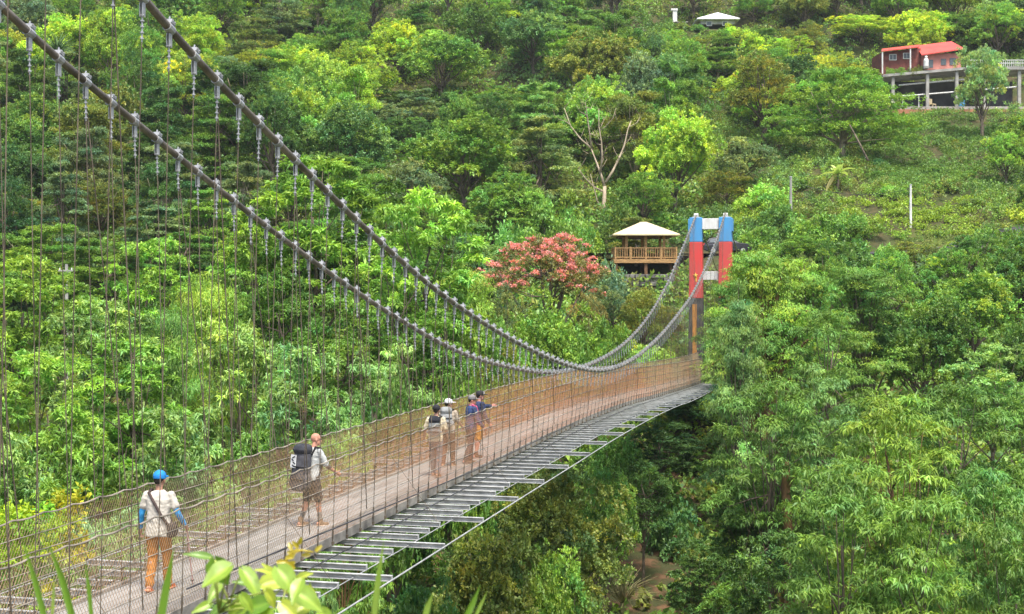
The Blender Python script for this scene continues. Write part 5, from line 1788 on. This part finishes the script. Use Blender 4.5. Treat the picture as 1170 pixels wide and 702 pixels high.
# where each tree shows in the photograph's view (0: nowhere, left out; 1: stands outside the frame)
VIS = [(37,359), (112,405), (170,323), (242,384), (285,306), (362,264), (424,270), (487,302), (60,479), (26,560), (150,456), (264,436), (340,465), (200,528), 
       (89,557), (394,401), (437,455), (318,360), (202,411), (74,357), (9,419), (15,584), (281,543), (406,641), (128,613), (53,638), (270,635), (346,661), 
       (11,624), (438,364), (499,407), (544,337), (485,357), (560,400), (632,379), (698,391), (457,554), (529,537), (583,446), (655,410), (736,359), 
       (701,345), (768,369), (748,405), (775,400), (737,415), (671,356), (578,352), 0, (696,320), (649,600), (559,657), (481,687), (637,669), (699,582), 
       (762,512), (791,470), (742,574), 0, (682,692), 0, (795,662), (826,685), (702,523), (771,609), (836,613), (818,352), (814,420), (877,366), (841,427), 
       (932,357), (993,367), (949,426), (1060,393), (1119,347), (1152,304), (1133,440), (1157,401), (877,538), (940,487), (1021,541), (1101,513), (959,621), 
       (1054,632), (1121,601), (1154,508), (870,656), (1141,645), (1163,675), (1082,304), (1026,314), (951,307), (911,307), 1, (850,586), (506,66), (566,112), 
       (593,59), (678,125), (776,168), (739,220), (559,188), (967,125), (422,72), 0, (288,63), (451,46), (614,186), (639,129), 0, 0, 0, 0, (833,99), (904,53), 
       (980,30), (1058,20), (849,178), (1121,92), (1096,27), (1150,29), (1147,175), (1159,145), (1065,195), (1029,201), (978,259), (930,260), (884,249), 
       (870,227), (1005,187), (830,211), (1111,231), (1089,167), (1120,164), (1036,162), (465,147), (444,127), (632,245), (587,277), (538,291), (670,271), 
       (508,254), (763,252), (704,253), (866,272), (888,289), (918,280), (975,290), (1044,286), (1113,283), (1156,275), (1011,292), (1018,218), (1060,188), 
       (1102,200), (999,201), (1078,214), (910,211), (1126,213), (1052,142), (1076,143), 0, (1129,151), (1136,268), (1063,310), (824,70), (774,71), (859,9), 
       (886,4), (579,14), (478,21), (999,148), (711,89), (798,32), (819,38), (839,36), (780,30), (762,31), (828,48), (802,48), 0, (872,37), (692,40), 
       (661,21), 0, (176,27), 0, (334,260), 0, 0, (404,84), (19,240), (723,271), (120,127), 0, 1, (227,83), (240,256), (795,10), (400,155), (816,341), 
       (706,5), (72,44), 0, (1161,245), (326,19), (1017,10), 1, 1, (772,41), (604,114), (480,122), 1, (984,6), (306,318), (621,182), (146,12), 0, 0, (13,12), 
       (5,66), 1, 1, 0, 1, (135,5), (156,88), 0, (9,102), 1, (246,156), (719,146), 0, (173,176), 0, (922,42), (786,95), (642,49), (362,14), 1, (34,17), 0, 
       (689,6), (311,143), (385,42), (177,264), (569,12), (772,73), 0, (30,156), 0, 0, (291,6), (77,94), (370,126), (1138,28), (234,34), 0, 0, 0, 1, 
       (448,110), (133,16), 0, (255,12), 0, (578,226), 0, (466,110), (863,129), 1, 1, (770,115), 0, (201,8), 0, 0, 1, 0, (344,120), (118,232), (312,89), 
       (433,10), (391,220), 0, (876,39), 1, 0, (101,181), 1, 1, (651,6), (408,104), 1, (281,94), (363,87), (522,283), (541,26), 0, 0, 0, (658,107), 0, 
       (676,64), (527,172), (290,41), (349,48), 0, (1047,34), 0, (1086,7), 0, 0, (247,44), 0, 0, (404,8), (340,63), 0, (75,233), (329,232), 1, 0, (255,67), 1, 
       (522,126), (888,64), 0, (161,54), (957,69), 1, (505,116), (594,128), (15,46), (513,4), (619,128), (208,87), (1024,8), (194,200), (47,287), 0, 
       (473,204), (5,52), 0, 0, (612,8), 1, 1, 0, 1, (915,89), (747,49), (120,42), (189,219), 0, 1, 1, (82,9), (34,88), (280,210), 0, (217,298), (382,332), 0, 
       (31,194), 0, (1165,224), (605,39), 1, (786,60), 1, (27,238), (35,127), (917,10), (318,69), (955,8), 0, (3,299), (710,33), (565,124), (106,9), (732,85), 
       (804,87), 0, 0, 1, (231,115), (859,48), (867,97), (414,192), (216,47), (99,153), (49,93), 0, 0, (399,24), (184,132), (597,258), (408,257), (116,306), 
       (1016,82), (1030,82), (1046,81), (1053,80)]
kept = []
for i, t in enumerate(TREES):
    q = VIS[i] if i < len(VIS) else 1
    if q == 0:
        for ch in list(t['o'].children): bpy.data.objects.remove(ch)
        bpy.data.objects.remove(t['o'])
        continue
    t['vis'] = (t['uv'][0], max(t['top'], -20) + 22) if q == 1 else q
    t['uv'] = t['vis']
    kept.append(t)
print('kept trees', len(kept), 'of', len(TREES))
TREES = kept
sets = {}
for t in TREES:
    kn = KNAME[t['kind']][1]
    size = 'tall ' if t['h'] > 13.5 else ('small ' if t['h'] < 5 and t['kind'] != 'bush' else '')
    t['lab'] = (size + CNAME[t['colour']] + ' ' + kn, phrase(t))
    sets.setdefault(t['lab'], []).append(t)
    t['o']['group'] = 'trees and bushes of the wooded slope' if t['Y'] > 100 else 'trees of the gorge round the bridge'
for (a, b), ts in sets.items():
    ts.sort(key=lambda t: t['uv'][0])
    n = len(ts)
    for i, t in enumerate(ts):
        if n == 1: l = a + ' ' + b
        elif n == 2: l = ('left' if i == 0 else 'right') + ' one of two ' + a + 's ' + b if False else a + ' ' + b + (', the left one of two' if i == 0 else ', the right one of two')
        else: l = a + ' ' + b + ', ' + ('leftmost' if i == 0 else 'rightmost' if i == n - 1 else ORD[i + 1] + ' from left') + ((' of ' + WORDS[n]) if i in (0, n - 1) else '')
        t['o']['label'] = t['label'] or l


# --- undergrowth: one uncountable mass over the slopes
def undergrowth():
    rng = np.random.default_rng(5)
    N = 26000
    Y = np.concatenate([22 + 95 * rng.uniform(size=N // 3) ** .9, 100 + 150 * rng.uniform(size=N - N // 3)])
    X = rng.uniform(-.47, .47, N) * Y
    Z = ground(X, Y)
    u = U0 + X * F / Y; v = V0 - Z * F / Y
    keep = np.ones(N, bool)
    keep &= ~((Y > 120) & (Y < 129.5) & (X > -4) & (X < 60))              # road
    keep &= ~((np.abs(X - 11.6) < 3.6) & (np.abs(Y - 120) < 3.2))
    bx = -10.1 + .25 * Y
    keep &= ~((np.abs(X - bx) < 2.6) & (Y < 30))
    keep &= ~((X > 50) & (X < 76) & (Y > 186.5) & (Y < 199))
    keep &= ~((np.abs(X - 33) < 5) & (np.abs(Y - 225) < 4))
    # bare brown earth under the far end of the deck
    bare = (u > 690) & (u < 790) & (v > 600) & (Y < 75)
    keep &= ~(bare & (rng.uniform(size=N) < .8))
    lawn = ((u > 960) & (u < 1115) & (v > 228) & (v < 268)) | ((u > 830) & (u < 905) & (v > 222) & (v < 262))
    X, Y, Z, u, v, lawn = [q[keep] for q in (X, Y, Z, u, v, lawn)]
    n = len(X)
    r = rng.uniform(.5, 1.25, n) * np.where(Y > 90, 1.25, 1.0)
    h = r * rng.uniform(.6, 1.3, n)
    h = np.where(lawn, .14, h)
    near = (u > 880) & (u < 1150) & (v < 292) & (v > 255)
    h = np.where(near, h * .28, h)
    slope = (u > 990) & (u < 1150) & (v > 125) & (v < 215)
    h = np.where(slope, h * .5, h)
    # patchy kinds: low-frequency colour
    f1 = np.sin(X * .11 + Y * .07) + np.sin(X * .05 - Y * .13 + 2) + rng.normal(size=n) * .7
    pal = np.array([GREENS['dark'], GREENS['mid'], GREENS['leafy'], GREENS['olive'], GREENS['bright'], GREENS['jade']])
    idx = np.clip(((f1 + 2.2) / 4.4 * 6).astype(int), 0, 5)
    col = GAIN * pal[idx] * np.exp(rng.normal(size=(n, 1)) * .14)
    col[lawn] = np.array([.30, .44, .05]) * np.exp(rng.normal(size=(lawn.sum(), 1)) * .08)
    gs = slope & (rng.uniform(size=n) < .8)
    col[gs] = np.array([.16, .29, .06]) * np.exp(rng.normal(size=(gs.sum(), 1)) * .15)
    base = np.stack([X, Y, Z], 1)
    opn = (u > 815) & (u < 1180) & (v > 118) & (v < 305) & (Y > 100)
    vs_, cs_ = [], []
    for msk, k, nl, L, W in ((~opn, 5, 6, .45, .26), (opn, 9, 15, .23, .13)):
        n_ = int(msk.sum())
        td = sphdir(rng, n_ * k, .0)
        rad = np.stack([r[msk], r[msk], h[msk]], 1) * (1.0 if nl < 10 else 1.15)
        tc = np.repeat(base[msk], k, 0) + td * np.repeat(rad, k, 0) * rng.uniform(.5, 1, (n_ * k, 1))
        q_, c_ = leaves_from(rng, tc, unit(td + np.array([0, 0, .5])), nl, L, W, .9, .1, .2 if nl < 10 else .16, np.repeat(col[msk], k, 0) * vtint(rng, n_ * k, .1, .05))
        vs_.append(q_); cs_.append(c_)
    v_ = np.concatenate(vs_); c_ = np.concatenate(cs_)
    me = np_mesh('undergrowth', v_, 4, M['leafown'], c_)
    o = bpy.data.objects.new('undergrowth', me); COL.objects.link(o)
    tag(o, 'low leafy undergrowth covering the ground between the trees', 'undergrowth', kind='stuff')


undergrowth()


# ------------------------------------------------------------------ foreground plants near the lens
def leaf_surface(mb, base, d, nrm, L, W, curl=.25, heart=True, n=8):
    """broad heart-shaped blade with a folded midrib"""
    d = Vector(d).normalized(); nrm = Vector(nrm); nrm = (nrm - d * nrm.dot(d)).normalized(); side = d.cross(nrm)
    vs, fs = [], []
    m = 3
    for i in range(n + 1):
        q = i / n
        w = (math.sin(math.pi * q ** .62) ** .85 if heart else math.sin(math.pi * (.06 + .94 * q)) ** .8) * W / 2 if 0 < i < n else .003
        c = Vector(base) + d * L * (q - (.0)) + nrm * (-curl * L * q * q)
        for j in range(-m, m + 1):
            t = j / m
            vs.append(c + side * w * t + nrm * (abs(t) ** 1.2 * w * .38 - .05 * w * math.sin(q * 9 + t * 2)) + (d * (-.16 * L * (1 - q) ** 3 * abs(t)) if heart else Vector()))
    k = 2 * m + 1
    for i in range(n):
        for j in range(k - 1):
            fs.append((i * k + j, i * k + j + 1, (i + 1) * k + j + 1, (i + 1) * k + j))
    mb.add(vs, fs)


def tinted(o, col, rib=0):
    n = len(o.data.vertices)
    a = o.data.attributes.new('tint', 'FLOAT_COLOR', 'POINT')
    c = [1.0] * (4 * n)
    if rib:            # paler midrib, blade a little mottled
        rr_ = random.Random(n + int(col[0] * 1e4) + len(o.name))
        for i in range(n):
            k = i % 7
            f = 1.35 if k == 3 else rr_.uniform(.86, 1.1)
            c[4 * i:4 * i + 3] = [f * (1.1 if k == 3 else 1), f, f]
    a.data.foreach_set('color', c)
    o.color = (*col, 1)
    return o


M['vine'] = leaf_mat('vine_leaf', .42, .05, .4)


def vine():
    Y = 3.3
    root = Vector(((300 - U0) * Y / F, Y + .1, gz(-.6, Y)))
    t = empty('climbing_vine', root, 0, 'bright green heart leaved vine with yellow shoots rising in front of the deck', 'vine')
    P = lambda u, v, y=Y: Vector(at(u, v, y)) - root
    rng = random.Random(4)
    st = MB()
    joints = [P(262, 690), P(300, 690, 3.4), P(330, 670), P(250, 700, 3.2), P(345, 700, 3.35)]
    for j in joints:
        st.tube([Vector((rng.uniform(-.05, .05), 0, 0)), j * .55 + Vector((.03, 0, 0)), j], [.006, .005, .003], 6)
    # leaf: base pixel, tip pixel, depth, width factor, colour
    LV = [((240, 637), (206, 629), 3.25, .42, 0), ((246, 640), (262, 676), 3.2, 1.05, 0), ((262, 648), (224, 674), 3.15, .9, 1), ((278, 652), (304, 690), 3.3, .62, 1),
          ((300, 668), (345, 660), 3.35, .75, 2), ((318, 650), (342, 684), 3.25, .9, 1), ((306, 690), (266, 700), 3.2, .8, 0), ((336, 676), (376, 700), 3.2, .85, 1),
          ((352, 690), (322, 712), 3.25, .9, 2), ((282, 690), (250, 712), 3.2, .8, 1), ((318, 664), (300, 640), 3.4, .55, 2), ((350, 672), (368, 688), 3.35, .6, 2),
          ((262, 690), (232, 706), 3.35, .7, 0), ((300, 700), (318, 722), 3.2, .9, 1), ((366, 700), (384, 716), 3.3, .8, 1), ((332, 655), (322, 640), 3.45, .6, 2), ((240, 690), (215, 702), 3.4, .6, 1),
          ((290, 668), (262, 662), 3.42, .5, 0), ((340, 662), (356, 652), 3.3, .6, 2), ((310, 655), (292, 648), 3.3, .5, 2), ((362, 684), (350, 664), 3.4, .6, 1), ((276, 680), (292, 704), 3.1, .7, 1),
          ((322, 690), (344, 712), 3.12, .8, 2), ((250, 668), (236, 690), 3.3, .6, 1), ((304, 676), (322, 700), 3.1, .62, 2), ((344, 664), (330, 690), 3.15, .7, 1)]
    cols = [(.16, .31, .03), (.30, .46, .05), (.48, .57, .07)]
    for (a, b, y, wf, c) in LV:
        p, q = P(*a, y), P(*b, y + rng.uniform(-.06, .03))
        L = (q - p).length
        m = MB(); leaf_surface(m, p, q - p, Vector((rng.uniform(-.45, .45), -.7, .6)), L * .84, L * wf * .66, rng.uniform(.05, .3))
        o = tinted(m.build('leaf', M['vine'], t, True), cols[c], 1)
        near = min(joints, key=lambda j: (j - p).length)
        st.tube([near, near.lerp(p, .5) + Vector((0, 0, .01)), p], [.0028, .0022, .0018], 5)
    st.build('stem', pmat('vine_stem', (.30, .36, .07), .6), t, True)
    sh = MB()
    c0 = [P(326, 650, 3.4), P(327, 640, 3.4), P(333, 632, 3.4), P(345, 629, 3.4), P(358, 631, 3.4)]
    sh.tube(c0, [.004, .004, .0035, .003, .002], 6)
    for k in range(14):
        b = c0[k % 5]; b = b + Vector((rng.uniform(-.012, .012), rng.uniform(-.02, .02), rng.uniform(-.012, .012)))
        leaf_surface(sh, b, (rng.uniform(-1, 1), rng.uniform(-.6, .3), rng.uniform(-.3, 1)), (0, -1, .3), .022, .012, .2, False, 4)
    for k in range(8):
        b = P(rng.uniform(322, 338), rng.uniform(645, 668), 3.38)
        leaf_surface(sh, b, (rng.uniform(-1, 1), -.4, rng.uniform(-.6, 1)), (0, -1, .3), .03, .018, .2, False, 4)
    tinted(sh.build('young_shoot', M['vine'], t, True), (.52, .42, .03))


vine()


def blades(name, label, items, Y, group=None):
    us = [i[0][0][0] for i in items]
    x = (sum(us) / len(us) - U0) * Y / F
    root = Vector((x, Y, gz(x, Y) - .02))
    t = empty(name, root, 0, label, 'grass', group)
    rng = random.Random(int(x * 100))
    for pts, wpx, col in items:
        y = Y + rng.uniform(-.1, .1)
        P = [Vector(at(u, v, y)) - root for (u, v) in pts]
        b = Vector((P[0].x * .6, 0, 0))
        ctrl = [b, b.lerp(P[0], .6)] + P
        # smooth the spine
        sp = []
        for i in range(len(ctrl) - 1):
            for q in (0, .33, .66):
                sp.append(ctrl[i].lerp(ctrl[i + 1], q))
        sp.append(ctrl[-1])
        w = wpx * y / F / 2
        vs, fs = [], []
        n = len(sp)
        for i, p in enumerate(sp):
            q = i / (n - 1)
            k = .9 * w * min(1, (1 - q) * 3.6 + .02) * (1 if q > .1 else .7)
            vs += [p + Vector((-k, .35 * k, 0)), p + Vector((0, k * .9, 0)), p + Vector((k, 0, 0))]
        for i in range(n - 1):
            fs += [(3 * i, 3 * i + 1, 3 * i + 4, 3 * i + 3), (3 * i + 1, 3 * i + 2, 3 * i + 5, 3 * i + 4)]
        m = MB(); m.add(vs, fs)
        tinted(m.build('blade', M['vine'], t, True), col)


G1, G2 = (.19, .36, .035), (.30, .45, .07)
blades('grass_tuft', 'tuft of tall bright grass blades in front of the deck at its near end', [([(52, 712), (40, 665), (25, 614)], 9, G1), ([(84, 712), (70, 660), (54, 617)], 10, G1), ([(105, 712), (101, 670), (97, 640)], 6, G1), ([(59, 712), (61, 680), (62, 655)], 4, G2)], 3.0)
blades('grass_stalk', 'single broad green grass blade crossing the legs of the blue capped walker', [([(182, 715), (190, 670), (199, 625)], 11, G1)], 2.9)
blades('grass_stalk', 'single upright pale grass stalk in front of the long crossbeams', [([(427, 712), (430, 680), (433, 655), (439, 616)], 8, G2)], 3.1)
blades('grass_tuft', 'tuft of short bright grass blades before the dark bushes under the bridge', [([(530, 712), (540, 690), (549, 668)], 8, G1), ([(540, 712), (550, 690), (557, 675)], 5, G2), ([(484, 712), (489, 692), (496, 675)], 8, G2)], 3.1)


def yellow_bush():
    """the sunny bush just beyond the left fence"""
    for (u, vt, w, Y, c, lab) in ((20, 566, 105, 23.5, (.36, .54, .035), 'yellow green leafy bush rising beyond the left fence at the near end of the deck'),
                                  (74, 555, 62, 25.5, (.50, .50, .035), 'thin sprig of a yellow leaved shrub beyond the left fence behind the grass blades')):
        x = (u - U0) * Y / F; g = gz(x, Y)
        top = (V0 - vt) * Y / F; Hh = top - g
        rng = np.random.default_rng(int(u))
        t = empty('leafy_bush', (x, Y, g - .2), 0, lab, 'bush')
        W = w * Y / F
        nc = 46 if u < 50 else 22
        cc = np.stack([rng.normal(size=nc) * W * .25, rng.normal(size=nc) * W * .25, Hh - np.abs(rng.normal(size=nc)) * 1.1 - .05], 1)
        k = 10
        td = sphdir(rng, nc * k, -.4)
        tc = np.repeat(cc, k, 0) + td * rng.uniform(.05, .22, (nc * k, 1))
        v, c_ = leaves_from(rng, tc, unit(td + np.array([0, 0, .3])), 5, .115, .07, .8, .15, .05, np.repeat(vtint(rng, nc, .15, .12), k, 0))
        me = np_mesh('crown', v, 4, M['leafgloss'], c_)
        o = bpy.data.objects.new('crown', me); COL.objects.link(o); o.parent = t; o.color = (*c, 1)
        mb = MB()
        for e in cc[::2]:
            e = Vector(e); mb.tube([(0, 0, 0), Vector((e.x * .3, e.y * .3, e.z * .6)), e], [.03, .02, .006], 5)
        mb.build('stem', M['bark'], t, True)


yellow_bush()

# ------------------------------------------------------------------ light, sky, camera
HAZE = .00018
SUN_EL, SUN_AZ = 66.0, 160.0     # azimuth clockwise from +Y
w = bpy.data.worlds.new('World'); scn.world = w; w.use_nodes = True
nt = w.node_tree
sky = nt.nodes.new('ShaderNodeTexSky'); sky.sky_type = 'NISHITA'; sky.sun_disc = False
sky.sun_elevation = R(SUN_EL); sky.sun_rotation = R(SUN_AZ)
sky.dust_density = 4.0; sky.air_density = 1.0; sky.ozone_density = 1.0
bg = nt.nodes['Background']; bg.inputs['Strength'].default_value = 0.135
nt.links.new(sky.outputs[0], bg.inputs['Color'])
sl = bpy.data.lights.new('sun', 'SUN'); sl.energy = 2.3; sl.angle = R(14); sl.color = (1.0, .96, .88)
so = bpy.data.objects.new('sun', sl); COL.objects.link(so)
sd = Vector((math.sin(R(SUN_AZ)) * math.cos(R(SUN_EL)), math.cos(R(SUN_AZ)) * math.cos(R(SUN_EL)), math.sin(R(SUN_EL))))
so.rotation_euler = sd.to_track_quat('Z', 'Y').to_euler()
so.location = (0, -20, 60)

# thin valley air between the near bank and the wooded slope
me = MB().box((0, 270, 76), (930, 760, 206)).mesh('haze', [])
hz = bpy.data.objects.new('haze', me); COL.objects.link(hz); tag(hz, kind='stuff')
hm, hnt, hout = new_mat('valley_air')
pv = hnt.nodes.new('ShaderNodeVolumePrincipled')
pv.inputs['Color'].default_value = (.88, .92, .95, 1); pv.inputs['Density'].default_value = HAZE; pv.inputs['Anisotropy'].default_value = .3
hnt.links.new(pv.outputs[0], hout.inputs['Volume'])
me.materials.append(hm)

cam = bpy.data.cameras.new('camera')
cam.sensor_width = 36; cam.sensor_fit = 'HORIZONTAL'; cam.lens = F / 1170 * 36
cam.shift_y = -(351 - V0) / 1170
cam.clip_start = .1; cam.clip_end = 2000
cam.dof.use_dof = True; cam.dof.focus_distance = 32; cam.dof.aperture_fstop = 7.1
co = bpy.data.objects.new('camera', cam); COL.objects.link(co)
co.location = (0, 0, 0); co.rotation_euler = (R(90), 0, 0)
scn.camera = co
scn.view_settings.view_transform = 'Standard'; scn.view_settings.look = 'None'
scn.view_settings.exposure = 1.17; scn.view_settings.gamma = 1.0
scn.cycles.use_denoising = True
scn.cycles.max_bounces = 6; scn.cycles.diffuse_bounces = 4; scn.cycles.transmission_bounces = 4; scn.cycles.glossy_bounces = 2
